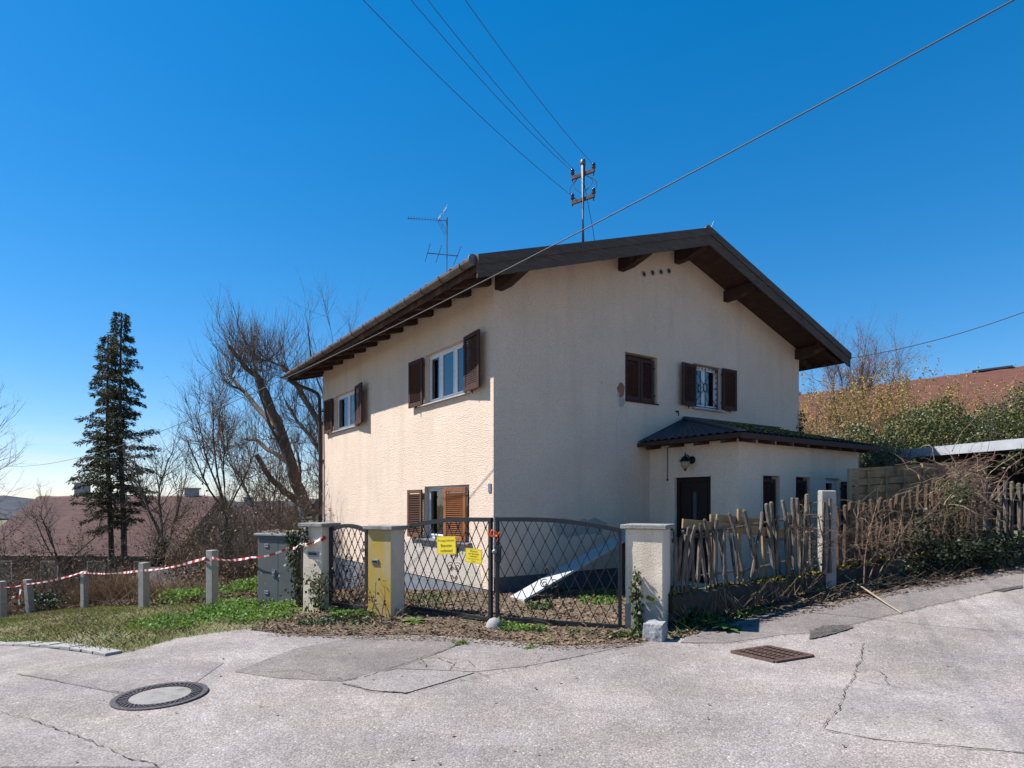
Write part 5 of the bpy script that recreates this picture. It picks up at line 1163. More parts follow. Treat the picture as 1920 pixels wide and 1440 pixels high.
def litter(poly, n, size, label, mat='litter', name='leaf_litter', lift=.02, flat=.6, kind='stuff', cat='leaves'):
    P = scatter(poly, n); P[:, 2] += RNG.uniform(.008, lift, n); V, F = leaves(P, size, flat); o = fast(name, V, F, mat, kind=kind); tag(o, label, cat); return o
def bias(poly, n, f):                                   # scatter with density f(x, y)
    P = scatter(poly, n*3); k = RNG.random(len(P)) < f(P[:, 0], P[:, 1]); return P[k][:n]
litter(YARD, 15000, .06, 'brown dead leaves covering the yard behind the gate')
litter(strip, 6500, .05, 'dead leaves drifted along the foot of the gate')
litter(right_strip, 7500, .055, 'dead leaves along the foot of the stake fence')
out = [tuple(gp(*p)[:2]) for p in ((480, 1192), (700, 1200), (880, 1206), (1040, 1222), (1200, 1212), (1215, 1200), (880, 1188), (560, 1184))]
litter(out, 2000, .036, 'scattered dead leaves lying on the road edge by the gate', lift=.012, flat=.85)
litter([tuple(gp(*p)[:2]) for p in ((1300, 1196), (1480, 1158), (1780, 1100), (1919, 1075), (1919, 1064), (1480, 1143))], 900, .045, 'scattered dead leaves on the road edge by the stakes', lift=.012, flat=.85)
litter([(-4, 3), (5, 3), (4.5, 7), (-3.5, 7.2)], 70, .035, 'few single dead leaves lying on the open road', lift=.012, flat=.9)
# straw stalks
def stalks(name, poly, n, L, r, mat, label, rng, tilt=.25, lift=.02):
    P = scatter(poly, n, rng); paths = []
    for p in P:
        a = rng.uniform(0, 6.28); paths.append(twig(p+np.array([0, 0, lift]), (math.cos(a), math.sin(a), rng.uniform(0, tilt)), rng.uniform(.4, 1)*L, r, rng, .25, -.02, 4))
    V, F = tubes(paths, 3); return tag(fast(name, V, F, mat, kind='stuff'), label, 'stalks')
rs = np.random.default_rng(3)
stalks('dry_stalks', strip, 260, .35, .004, 'straw', 'dry pale stalks among the leaves before the gate', rs)
stalks('dry_stalks', right_strip, 420, .45, .005, 'twig_tan', 'dry fallen twigs along the mossy wall', rs, .6)
stalks('dry_stalks', YARD, 300, .4, .004, 'straw', 'dry stalks lying in the yard', rs)
a_, b_ = gp(1585, 1100, .06), gp(1690, 1152, .02); m = MB(); m.tube([a_+Vector((0, 0, .10)), a_.lerp(b_, .4)+Vector((0, 0, .06)), a_.lerp(b_, .75)+Vector((0, 0, .02)), b_], [.016, .014, .011, .007], 6); tag(m.build('fallen_stick', 'straw'), 'long pale stick lying from the wall onto the road', 'stick')
# grass verge on the left
VERGE = [tuple(gp(*p)[:2]) for p in ((0, 1206), (60, 1209), (120, 1214), (196, 1228), (250, 1222), (330, 1198), (420, 1186), (490, 1180), (560, 1168), (570, 1140))]+[(-4.0, 10.7), (-5.7, 12.1), (-8.1, 13.9), (-11.3, 16.6), (-14.5, 18), (-20, 20), (-22, 18)]
P = bias(VERGE, 42000, lambda x, y: np.clip(.55+.5*np.sin(x*1.7+np.sin(y*1.3)*2)*np.sin(y*2.1+x), .15, 1)); V, F = blades(P, .042, .008, 1.0); tag(fast('grass', V, F, 'grass', kind='stuff'), 'short patchy grass on the verge beside the road', 'grass')
P = bias(VERGE, 5000, lambda x, y: np.clip(.4+.5*np.sin(x*2.3)*np.sin(y*1.9), .05, 1)); V, F = blades(P, .06, .007, 1.6); tag(fast('dry_grass', V, F, 'straw', kind='stuff'), 'dry straw coloured blades in the verge grass', 'grass')
litter(VERGE, 2600, .045, 'dead leaves lying in the verge grass', flat=.7, lift=.03)
def weeds(px_poly, n, size, mat, label, h=.12, name='weeds', flat=.45, rng=RNG):
    poly = [tuple(gp(*p)[:2]) for p in px_poly]; P = scatter(poly, n, rng); P[:, 2] += rng.random(n)**1.5*h*(.5+.5*np.sin(P[:, 0]*5)*np.sin(P[:, 1]*6)); V, F = leaves(P, size, flat, .7, rng=rng); return tag(fast(name, V, F, mat, kind='stuff'), label, 'weeds')
weeds([(360, 1150), (420, 1132), (500, 1130), (560, 1142), (545, 1165), (450, 1172), (380, 1168)], 5200, .045, 'weed', 'bright green leafy weeds before the grey cabinet', .16)
weeds([(230, 1175), (300, 1155), (400, 1150), (400, 1172), (300, 1188)], 2600, .045, 'weed', 'low green weeds in the middle of the verge', .08)
weeds([(560, 1158), (690, 1160), (700, 1172), (560, 1178)], 2600, .035, 'ivy', 'ivy creeping below the left pillars', .10)
weeds([(620, 1148), (700, 1148), (705, 1160), (620, 1160)], 1700, .04, 'weed', 'green weeds under the garden gate', .12)
weeds([(930, 1172), (1010, 1176), (1030, 1186), (940, 1186)], 1300, .04, 'weed', 'green tuft beside the gate stop', .10)
weeds([(1060, 1182), (1150, 1186), (1155, 1194), (1070, 1192)], 600, .035, 'weed_dark', 'small weeds under the right gate leaf', .06)
weeds([(1140, 1192), (1205, 1192), (1210, 1200), (1140, 1200)], 900, .04, 'ivy', 'ivy mat at the foot of the right pillar', .09)
weeds([(1268, 1192), (1345, 1175), (1390, 1160), (1380, 1148), (1275, 1168)], 2400, .06, 'weed_dark', 'dark green ferny weeds under the mossy wall', .24)
weeds([(1390, 1160), (1440, 1148), (1430, 1138), (1385, 1148)], 500, .05, 'weed', 'sunlit weeds by the mossy wall', .12)
weeds([(990, 1135), (1035, 1135), (1035, 1145), (990, 1145)], 380, .07, 'weed_dark', 'tuft of weeds in the yard right of the gate post', .12)
weeds([(1080, 1115), (1160, 1112), (1160, 1135), (1090, 1135)], 1300, .05, 'weed', 'yellow green weeds in the yard near the house', .06)
weeds([(770, 1115), (830, 1115), (830, 1140), (770, 1150)], 500, .05, 'weed_dark', 'weeds in the yard behind the left gate leaf', .10)
weeds([(850, 1207), (872, 1203), (878, 1209), (855, 1212)], 130, .03, 'weed', 'small weed growing from the road crack', .03)
weeds([(980, 1216), (1004, 1210), (1006, 1216), (985, 1219)], 110, .03, 'weed', 'tiny weed on the asphalt before the gate', .03)
def broadleaf(px, py, n, L, mat, label):
    c = gp(px, py); m = MB()
    for i in range(n):
        a = 2*math.pi*i/n*1.62; e = .5+.5*random.random(); d = Vector((math.cos(a), math.sin(a), e)).normalized(); s = Vector((-math.sin(a), math.cos(a), 0)); P = [c+d*L*t-Vector((0, 0, L*.5*t*t)) for t in (0, .35, .7, 1)]; w = [.015, .045, .04, .004]
        m.add([p+s*k*ww for p, ww in zip(P, w) for k in (-1, 1)], [(2*j, 2*j+1, 2*j+3, 2*j+2) for j in range(3)])
    tag(m.build('rosette_plant', mat, fix=False), label, 'plant')
broadleaf(775, 1168, 14, .22, 'weed', 'broad leaved rosette plant right of the lichen pillar')
broadleaf(1362, 1182, 12, .26, 'weed_dark', 'arching fern like plant at the foot of the mossy wall')
# ivy climbing
def ivy(name, pts, n, size, mat, label, spread=.06, stem=True, out=Vector((0, -.03, 0)), hang=.5):
    rng = np.random.default_rng(len(label)); root = thing(name, label, 'ivy', pts[0]); P = []
    for _ in range(n):
        t = rng.random()*(len(pts)-1); i = min(int(t), len(pts)-2); p = Vector(pts[i]).lerp(Vector(pts[i+1]), t-i); P.append(tuple(p+Vector(rng.normal(size=3)*spread)+out))
    V, F = leaves(np.array(P), size, .0, .75, D=np.tile([0, -.3, -hang], (n, 1)), rng=rng); fast('leaves', V, F, mat, root, kind='stuff')
    m = MB(); m.tube([Vector(p)+out*.5 for p in pts], [.014-.008*i/(len(pts)-1) for i in range(len(pts))], 5); m.build('stem', 'twig', root)
f_ = lambda x, z: Vector(tR(x, -.015, 0)).xy.to_3d()+Vector((0, 0, z))
ivy('climbing_ivy', [f_(.14, .0), f_(.16, .25), f_(.12, .5), f_(.15, .74)], 260, .055, 'ivy', 'thin ivy shoot climbing the front of the right pillar', .03)
e_ = lambda x, z: Vector(tC(x, -.03, 0)).xy.to_3d()+Vector((0, 0, z))
ivy('climbing_ivy', [e_(.90, -.1), e_(.93, .3), e_(.90, .7), e_(.86, 1.0), e_(.80, 1.10)], 700, .055, 'ivy_dark', 'ivy climbing between the grey cabinet and the left pillar', .055)
l_ = lambda x, z: Vector(tL_(x, -.03, 0)).xy.to_3d()+Vector((0, 0, z))
ivy('climbing_ivy', [l_(.02, 1.22), l_(.08, 1.1), l_(.05, 1.0)], 90, .05, 'ivy_dark', 'ivy tips at the top of the left pillar', .04)
ivy('climbing_ivy', [l_(.38, -.05), l_(.34, .25), l_(.40, .55)], 420, .05, 'ivy', 'ivy and dead vine at the right foot of the left pillar', .09)
ivy('climbing_ivy', [H(AW+.04, -.02, 1.5), H(AW+.04, -.02, 2.6), H(AW+.04, -.02, 3.9)], 500, .06, 'ivy_dark', 'dark ivy along the far right corner of the house', .05)
# brambles and bare shrubs
def shrub(name, label, c, n, L, r, mat, seed, spread=.6, kids=5, sub=4, cat='shrub', group=None, up=.05, leaf=None, wig=.3, arch=0, base_r=.15):
    rng = np.random.default_rng(seed); root = thing(name, label, cat, c, group); c = np.array(c)
    base = []
    for _ in range(n):
        d = np.array([rng.normal()*spread, rng.normal()*spread, 1]); q = c+np.array([rng.normal()*base_r, rng.normal()*base_r, 0]); base.append(twig(q, d, L*rng.uniform(.6, 1.15), r, rng, wig, up-arch, 7))
    V, F = tubes(base, 5); fast('stems', V, F, mat, root, kind='stuff')
    sm = []; a = branch_out(sm, rng, base, 0, kids, L*.15, L*.45, r*.5, .7, up, wig)
    b = branch_out(sm, rng, a, 0, sub, L*.06, L*.22, r*.3, .7, up, wig)
    V, F = tubes(sm, 3); fast('twigs', V, F, mat, root, kind='stuff')
    if leaf:
        mt, k, sz = leaf; P = []
        for pts, _ in sm:
            for _ in range(rng.poisson(k)): P.append(np.asarray(pts)[rng.integers(1, len(pts))]+rng.normal(size=3)*.03)
        V, F = leaves(np.array(P), sz, .0, .7, rng=rng); fast('leaves', V, F, mt, root, kind='stuff')
    return root
def gz_(x, y, dz=-.02): return (x, y, z1(x, y)+dz)
shrub('dead_vine', 'tangled dead vine behind the garden gate', gz_(-2.35, 9.65), 16, 1.0, .010, 'twig_tan', 11, .7, 5, 3, 'vine', arch=.10, leaf=('litter', .5, .05))
shrub('dead_vine', 'dead rose stems at the foot of the lichen pillar', gz_(-1.85, 8.55), 7, .55, .008, 'twig_tan', 12, .5, 4, 2, 'vine', leaf=('litter', 1, .05))
def canes(label, px0, pts, r=.012, mat='twig_red', side=6, seed=1):
    """one long arching cane given as pixels in front of the fence"""
    rng = np.random.default_rng(seed); P = []
    for x, y, o in pts:
        d = (FE-FB).normalized(); s = Vector((-d.y, d.x, 0)); q = fx(x, FB-s*o, FE-s*o); P.append((q.x, q.y, EYE+(HY-y)*q.y/FP))
    root = thing('bramble_cane', label, 'cane', P[0], 'bramble canes on the fence'); base = [(P, np.linspace(r, r*.4, len(P)))]
    V, F = tubes(base, 5); fast('stem', V, F, mat, root); sm = []; a = branch_out(sm, rng, base, 0, side, .08, .3, r*.4, .9, .1, .3); branch_out(sm, rng, a, 0, 2, .04, .12, r*.3, .9, .1); V, F = tubes(sm, 3); fast('side_shoots', V, F, mat, root, kind='stuff')
Z6 = lambda pts, o: [(1560+x/5.333, 850+y/5.333, o) for x, y in pts]
canes('long pale cane arching from the wall foot towards the ivy', 0, Z6([(560, 1110), (720, 1020), (900, 930), (1020, 870), (1110, 790)], .30), .014, 'twig_tan', 6, 1)
canes('pale cane bending low to a tufted dry tip', 0, Z6([(330, 1130), (420, 1030), (560, 930), (760, 850), (890, 860)], .32), .013, 'twig_tan', 8, 2)
canes('forked reddish cane standing before the screen', 0, Z6([(320, 1330), (330, 1050), (370, 800), (420, 620), (465, 460)], .25), .014, 'twig_red', 7, 3)
canes('reddish cane leaning right at the wall foot', 0, Z6([(350, 1330), (440, 1050), (470, 850), (500, 650)], .28), .012, 'twig_red', 6, 4)
canes('thick cane fanning right from the wall foot', 0, Z6([(420, 1340), (500, 1150), (600, 950), (660, 800), (705, 610)], .3), .014, 'twig_tan', 7, 5)
canes('cane rising steeply from the wall foot beside the others', 0, Z6([(430, 1340), (560, 1120), (660, 950), (680, 830), (740, 740)], .34), .011, 'twig_tan', 6, 6)
canes('red rose cane arching up over the right fence end', 0, Z6([(1540, 520), (1640, 350), (1760, 150), (1920, 30)], .10), .011, 'twig_red', 9, 7)
canes('lower red rose cane arching over the right fence end', 0, Z6([(1540, 520), (1700, 330), (1800, 220), (1940, 130)], .14), .011, 'twig_red', 8, 8)
canes('red cane slanting down across the brambles', 0, Z6([(1000, 60), (1100, 180), (1250, 330), (1420, 420), (1570, 500)], .12), .011, 'twig_red', 10, 9)
def tangle(label, boxpx, n, L, mat, seed, o0, o1, r=.007, droop=-.10, leaf=None, name='bramble_tangle'):
    """a mass of arching brambles hanging over the fence inside a pixel box"""
    rng = np.random.default_rng(seed); x0, y0, x1, y1 = boxpx; paths = []; d = (FE-FB).normalized(); s = Vector((-d.y, d.x, 0))
    for _ in range(n):
        x = rng.normal((x0+x1)/2, (x1-x0)/4.2); y = rng.normal((y0+y1)/2, (y1-y0)/4.2); o = rng.uniform(o0, o1); q = fx(x, FB-s*o, FE-s*o); p = (q.x, q.y, EYE+(HY-y)*q.y/FP); a = rng.uniform(-1, 1)
        dv = np.array(d)*a*1.2-np.array(s)*rng.uniform(-.3, .5)+np.array([0, 0, rng.uniform(-.2, .9)]); paths.append(twig(p, dv, L*rng.uniform(.4, 1.2), r*rng.uniform(.5, 1.2), rng, .5, droop, 8))
    c = paths[0][0][0]; root = thing(name, label, 'brambles', (c[0], c[1], z1(c[0], c[1])), 'brambles over the fence'); V, F = tubes(paths, 4); fast('stems', V, F, mat, root, kind='stuff'); sm = []; branch_out(sm, rng, paths, 0, 2.0, .08, .3, r*.4, .9, -.02, .4); V, F = tubes(sm, 3); fast('twigs', V, F, mat, root, kind='stuff')
    if leaf:
        mt, k, sz = leaf; P = []
        for pts, _ in paths:
            for _ in range(k): P.append(np.asarray(pts)[rng.integers(0, len(pts))]+rng.normal(size=3)*.07)
        V, F = leaves(np.array(P), sz, .1, .7, rng=rng); fast('leaves', V, F, mt, root, kind='stuff')
tangle('dense reddish bramble tangle heaped over the second screen panel', (1740, 868, 1850, 960), 110, .7, 'twig_red', 21, -.35, .45, .008)
tangle('pale dry bramble stems mixed into the heap over the panel', (1740, 862, 1850, 970), 80, .7, 'straw', 29, -.35, .45, .007)
tangle('dry brown bramble stems hanging before the middle stakes', (1700, 930, 1870, 1050), 170, .6, 'twig_tan', 22, .0, .4, .006)
tangle('thin dry stems tangled before the left screen panel', (1585, 950, 1700, 1075), 120, .55, 'twig_tan', 23, .05, .40, .006)
tangle('thin stems round the tall concrete post', (1480, 940, 1575, 1090), 70, .5, 'twig_tan', 24, .02, .35, .005, leaf=('litter', 2, .04))
tangle('ivy clump hanging in the brambles', (1765, 895, 1815, 960), 22, .3, 'twig', 25, .1, .5, .006, leaf=('ivy', 22, .055), name='ivy_clump')
tangle('dark ivy bank covering the wall at right', (1740, 1010, 1935, 1070), 90, .5, 'twig', 26, .10, .55, .006, leaf=('ivy_dark', 60, .055), name='ivy_bank')
tangle('dark ivy climbing the stakes near the panel joint', (1700, 960, 1760, 1060), 40, .4, 'twig', 27, .05, .30, .006, leaf=('ivy_dark', 22, .055), name='ivy_clump')
tangle('ivy shoot hanging under the carport edge', (1880, 845, 1915, 880), 10, .3, 'twig', 28, -1.0, -.5, .005, leaf=('ivy', 6, .06), name='ivy_clump')
# grapevine bits on low fence
stalks('dry_stalks', [tuple(p) for p in ((2.1, 7.9), (4.7, 9.25), (4.6, 9.05), (2.2, 7.75))], 120, .5, .005, 'twig_tan', 'dry upright twigs at the broken stake fence', np.random.default_rng(9), 2.5, .1)

# ------------------------------------------------------------------ trees
def limbs_from_px(specs, Y, rng):
    """limbs traced as pixel polylines; each at its own distance Y+dy so that the crown has depth"""
    out = []
    for pts, r0, r1, dy in specs:
        P = [np.array(at(x, y, Y+dy*i/(len(pts)-1))) for i, (x, y) in enumerate(pts)]
        Q = []
        for a, b in zip(P[:-1], P[1:]):
            for k in range(3): Q.append(a+(b-a)*k/3+rng.normal(size=3)*.02)
        Q.append(P[-1]); out.append((Q, np.linspace(r0, r1, len(Q))))
    return out
def pollard():
    rng = np.random.default_rng(5); Y = 21.5; Z = lambda pts: [(380+x/3.273, 560+y/3.273) for x, y in pts]
    base = (at(582, 985, Y).x, Y, z1(at(582, 985, Y).x, Y)); root = thing('pollard_tree', 'big pollarded bare tree leaning left behind the house corner', 'tree', base)
    lb = limbs_from_px([(Z([(660, 1330), (600, 1200), (560, 1080), (530, 960), (480, 800), (410, 640), (345, 490)]), .22, .125, -.6), (Z([(345, 490), (270, 430), (160, 290)]), .105, .065, -.8), (Z([(450, 790), (360, 690), (255, 570), (155, 460)]), .115, .055, 1.8), (Z([(520, 1010), (470, 900), (390, 720), (350, 560), (280, 280)]), .06, .03, -1.6),
                        (Z([(600, 1260), (500, 1190), (410, 1090), (330, 960)]), .13, .075, -1.4), (Z([(520, 1000), (440, 950), (340, 880), (270, 860)]), .085, .055, 1.4), (Z([(660, 1300), (610, 1180), (590, 1000), (540, 850)]), .075, .03, 2.0), (Z([(740, 1010), (700, 900), (640, 820), (580, 750), (510, 630)]), .095, .04, 1.0),
                        (Z([(740, 820), (690, 720), (610, 590), (540, 470), (495, 410)]), .115, .09, .5), (Z([(560, 470), (500, 420), (400, 380), (330, 370)]), .05, .025, -1.2), (Z([(345, 490), (320, 380), (280, 290)]), .045, .022, 1.5), (Z([(255, 570), (190, 540), (120, 490)]), .045, .022, -.8), (Z([(760, 1120), (740, 1010), (745, 820)]), .14, .115, .2), (Z([(660, 1330), (750, 1220), (760, 1120)]), .19, .14, .4)], Y, rng)
    tr = [(np.array([base, tuple(at(585, 980, Y))])+np.array([[0, 0, -.3], [0, 0, 0]]), np.array([.34, .25]))]
    V, F = tubes(tr+lb[:1], 10); fast('trunk', V, F, 'bark', root, smooth=True)
    for q in lb[1:]: V, F = tubes([q], 8); fast('limb', V, F, 'bark', root, smooth=True)
    sm = []; a = branch_out(sm, rng, lb[1:], 0, 24, .5, 1.75, .015, 1.15, .20, .32, .1); a += branch_out(sm, rng, lb[:1], 0, 22, .5, 1.7, .016, .85, .35, .28, .25)
    b = branch_out(sm, rng, a, 0, 6, .3, 1.1, .009, .6, .32, .25); branch_out(sm, rng, b, 0, 2.0, .2, .6, .006, .55, .28)
    V, F = tubes(sm, 3); fast('twigs', V, F, 'twig', root, kind='stuff')
pollard()
def bare_tree(label, px, Y, h, r, mat, seed, spread=.45, kids=(7, 6, 4), lean=(0, 0), name='bare_tree', group=None, tm='twig', ivyh=0, forks=3):
    rng = np.random.default_rng(seed); x = pr(px)*Y; z = z1(x, Y); root = thing(name, label, 'tree', (x, Y, z), group)
    tr = twig((x, Y, z-.2), (lean[0], lean[1], 1), h*.45, r, rng, .12, .06, 6); r = r*.75; tr = (tr[0], np.linspace(r, r*.7, 6)); V, F = tubes([tr], 8); fast('trunk', V, F, mat, root, smooth=True)
    r = r*.8; top = tr[0][-1]; lim = [twig(top, (rng.normal()*spread, rng.normal()*spread, 1), h*.55*rng.uniform(.75, 1.05), r*.6, rng, .25, .08, 7) for _ in range(forks)]; V, F = tubes(lim, 6); fast('limbs', V, F, mat, root)
    sm = []; a = branch_out(sm, rng, lim+[tr], 0, kids[0], h*.1, h*.3, min(.02, r*.3), .7, .18, .25, .35); b = branch_out(sm, rng, a, 0, kids[1]*1.3, h*.05, h*.17, .010, .7, .12); branch_out(sm, rng, b, 0, kids[2]*1.2, h*.025, h*.08, .0065, .7, .1)
    V, F = tubes(sm, 3); fast('twigs', V, F, tm, root, kind='stuff')
    if ivyh:
        n = 1600; t = rng.random(n); zz = z+t*ivyh; a2 = rng.uniform(0, 6.28, n); q = np.array([np.interp(zz, [p[2] for p in tr[0]], [p[k] for p in tr[0]]) for k in (0, 1)]).T; rad = (r+.10)*(1-.3*t)*rng.uniform(.6, 1.3, n)
        V, F = leaves(np.column_stack([q[:, 0]+rad*np.cos(a2), q[:, 1]+rad*np.sin(a2), zz]), .12, .1, .8, rng=rng); fast('ivy_leaves', V, F, 'ivy_dark', root, kind='stuff')
bare_tree('bare tree at the left picture edge', -30, 26, 9.2, .16, 'bark_dark', 31, .55, (8, 6, 4), (.05, 0), forks=5)
bare_tree('thin bare tree just right of the conifers with ivy on its trunk', 272, 24, 7.6, .14, 'bark', 32, .35, (6, 5, 3), (.05, 0), ivyh=3.2)
bare_tree('small bare tree between the conifers and the pollard', 305, 26, 6.6, .13, 'bark', 33, .5, (7, 6, 3), (0, 0), ivyh=3.4)
bare_tree('bushy bare tree left of the pollard', 425, 19, 6.3, .10, 'bark_dark', 34, .4, (9, 7, 4), (0, 0), ivyh=2.2, forks=5)
bare_tree('slender bare tree close left of the house corner', 505, 24, 6.3, .10, 'bark_dark', 35, .4, (9, 7, 4), forks=5)
bare_tree('bare tree whose tips show above the left eave', 662, 33, 16.0, .2, 'bark_dark', 36, .28, (7, 6, 3), forks=4)
bare_tree('bare tree among the far left roofs', 120, 33, 6.3, .14, 'bark_dark', 37, .5, (7, 6, 3), forks=4)
for i, (px, Y, n, L, mt, lab) in enumerate(((560, 17.5, 36, 3.0, 'twig', 'dense bare thicket beside the house corner'), (470, 16.5, 34, 2.9, 'twig', 'dense bare thicket behind the grey cabinet'), (520, 21, 34, 3.4, 'twig_tan', 'tan bare thicket below the pollard'), (440, 22, 30, 3.4, 'twig', 'bare thicket left of the pollard foot'), (350, 20, 26, 2.6, 'twig_tan', 'tan bare bush behind the second post'), (60, 24, 30, 3.4, 'twig_tan', 'tan bare bush at far left'), (180, 25, 28, 3.0, 'twig', 'bare bush under the conifers'), (-10, 21, 26, 2.6, 'twig', 'bare bush at the left picture edge'), (400, 27, 30, 4.2, 'twig_tan', 'tall tan bush before the far roofs'), (590, 24, 30, 3.6, 'twig_tan', 'tan thicket hidden behind the house corner'))):
    shrub('bare_shrub', lab, gz_(pr(px)*Y, Y), n, L, .014, mt, 50+i, .42, 8, 6, group='bare shrubs behind the verge', up=.08, base_r=.6, leaf=('litter', (1.2 if Y > 19 else .25), .07))
def conifer(px, Y, top_py, seed, label, bare, wmax, lean):
    rng = np.random.default_rng(seed); x = pr(px)*Y; z = z1(x, Y); zt_ = at(px, top_py, Y).z; h = zt_-z; root = thing('conifer_tree', label, 'tree', (x, Y, z), 'tall conifers')
    tr = [np.array([x+lean*t*h+.06*math.sin(t*7), Y, z-.2+t*(h+.2)]) for t in np.linspace(0, 1, 14)]; V, F = tubes([(tr, np.linspace(.17, .025, 14))], 8); fast('trunk', V, F, 'bark_dark', root, smooth=True)
    br = []; P = []; D = []
    nb = 150
    for i in range(nb):
        t = bare+(1-bare)*(i/nb)**.9; q = np.array([np.interp(t, np.linspace(0, 1, 14), [p[k] for p in tr]) for k in range(3)]); L = wmax*((1-t)/(1-bare))**.75*rng.uniform(.45, 1.15)+.18
        if t < bare+.08: L *= rng.uniform(.3, .9)
        a = rng.uniform(0, 6.28); d = np.array([math.cos(a), math.sin(a), rng.uniform(-.05, .25)]); b = twig(q, d, L, .03*(1-t)+.008, rng, .18, -.05, 7); br.append(b); pts = np.asarray(b[0])
        # upturned tip
        for _ in range(int(34+105*L)):
            s = rng.uniform(.12, 1)**.8*6; k = min(int(s), 5); p = pts[k]+(pts[k+1]-pts[k])*(s-k); dd = nrmz(pts[k+1]-pts[k]); side = np.cross(dd, [0, 0, 1])*rng.choice([-1, 1]); P.append(p+side*rng.uniform(0, .16)+np.array([0, 0, rng.normal()*.05])); D.append(dd*.6+side*rng.uniform(.2, .9)+np.array([0, 0, rng.uniform(-.75, .15)]))
    V, F = tubes(br, 4); fast('branches', V, F, 'bark_dark', root, kind='stuff')
    V, F = leaves(np.array(P), .14, .1, .30, D=np.array(D), rng=rng); fast('crown', V, F, 'conifer', root, kind='stuff')
conifer(232, 29, 586, 61, 'taller dark conifer standing right of its twin', .34, 1.9, -.0105)
conifer(208, 29.6, 628, 62, 'shorter dark conifer standing left of its twin', .34, 1.8, -.012)
# reeds, brush and ivy banks behind the posts
def reeds(label, px0, px1, Y, h, n, mat, seed, name='reed_clump'):
    rng = np.random.default_rng(seed); x = rng.uniform(pr(px0)*Y, pr(px1)*Y, n); y = Y+rng.uniform(-.6, .6, n); P = np.column_stack([x, y, zt(x, y)]); paths = [twig(p, (rng.normal()*.45, rng.normal()*.45, 1), h*rng.uniform(.3, 1.25), .007, rng, .35, -.10, 5) for p in P]; V, F = tubes(paths, 3); tag(fast(name, V, F, mat, kind='stuff'), label, 'reeds')
reeds('dry brown reed bank behind the second and third posts', 165, 262, 17.7, 1.0, 2600, 'reed', 71)
reeds('low dry stems behind the nearest post', 280, 400, 15.2, .6, 1200, 'reed', 72)
reeds('dry stems at the left picture edge', -20, 150, 19, .8, 1600, 'twig_tan', 73)
BR = [(-5.6, 12.0), (-8.0, 13.8), (-11.2, 16.5), (-14.5, 18.0), (-15, 20), (-11, 18.5), (-7.5, 15.8), (-4.6, 13.5)]
litter(BR, 9000, .07, 'brown dead leaves banked behind the posts', lift=.12, flat=.4)
stalks('brush_pile', BR, 700, .8, .008, 'twig_tan', 'cut twigs lying behind the posts', np.random.default_rng(8), .9, .05)
def bank(label, pxs, Y, h, n, mat, seed, size=.08, dy=.8, name='ivy_bank', cat='ivy'):
    rng = np.random.default_rng(seed); x = rng.uniform(pr(pxs[0])*Y, pr(pxs[1])*Y, n); y = Y+rng.normal(size=n)*dy*.5; z = zt(x, y)+rng.random(n)**.8*h*(.65+.35*np.sin(x*2.1+seed)*np.sin(x*.9)); V, F = leaves(np.column_stack([x, y, z]), size, .2, .75, rng=rng); tag(fast(name, V, F, mat, kind='stuff'), label, cat)
bank('dark ivy bank behind the third post', (70, 175), 18.2, .9, 2600, 'ivy_dark', 81)
bank('green undergrowth behind the nearest post', (330, 480), 13.6, .5, 2600, 'weed', 82, .06)
bank('dark undergrowth at the left picture edge', (-40, 70), 19.5, .8, 1800, 'ivy_dark', 83)
bank('brown undergrowth below the thicket', (380, 600), 17.5, 1.2, 5000, 'litter', 84, .08, 2, 'undergrowth', 'undergrowth')
bank('brown brush filling the slope below the far roofs', (-60, 420), 27, 2.0, 9000, 'litter', 85, .14, 5, 'undergrowth', 'undergrowth')
# right: hedges and shrubs
def hedge(label, A, B, h0, h1, th, n, mat, seed, size, name='hedge', group=None):
    rng = np.random.default_rng(seed); A = np.array(A); B = np.array(B); d = nrmz(B-A); s = np.array([-d[1], d[0]]); t = rng.random(n); q = A+(B-A)*t[:, None]; w = rng.normal(size=n)*th*.5; hh = (h0+(h1-h0)*t)*(1+.10*np.sin(t*17+seed)+.07*np.sin(t*41)); u = rng.random(n)**.7
    x = q[:, 0]+s[0]*w; y = q[:, 1]+s[1]*w; z = zt(x, y)+u*hh*(1-.25*(w/th)**2); root = thing(name, label, 'hedge', (float((A+B)[0]/2), float((A+B)[1]/2), z1(*((A+B)/2))), group)
    V, F = leaves(np.column_stack([x, y, z]), size, .15, .75, rng=rng); fast('leaves', V, F, mat, root, kind='stuff')
    st = [twig((A+(B-A)*k+rng.normal(size=2)*th*.3).tolist()+[float(z1(*(A+(B-A)*k)))], (rng.normal()*.3, rng.normal()*.3, 1), (h0+(h1-h0)*k)*1.02, .02, rng, .3, .05, 6) for k in rng.random(60)]; sm = []; branch_out(sm, rng, st, 0, 6, .3, 1.0, .01, .8, .1); V, F = tubes(st+sm and [(p, r[:len(p)]) for p, r in st]+[(p, r) for p, r in sm], 3); fast('stems', V, F, 'twig', root, kind='stuff')
hedge('tall green ivy hedge behind the carport', (9.4, 17.6), (18.5, 19.0), 2.9, 3.3, .9, 46000, 'hedge_leaf', 91, .066)
hedge('ivy covered bush between the porch and the wooden screen', (8.7, 14.9), (9.4, 15.6), 2.0, 2.2, .55, 9000, 'hedge_leaf', 92, .06)
hedge('dry brown hedge beside the far house corner', (9.0, 18.6), (11.5, 20.2), 2.7, 2.8, .7, 6000, 'straw', 93, .05)
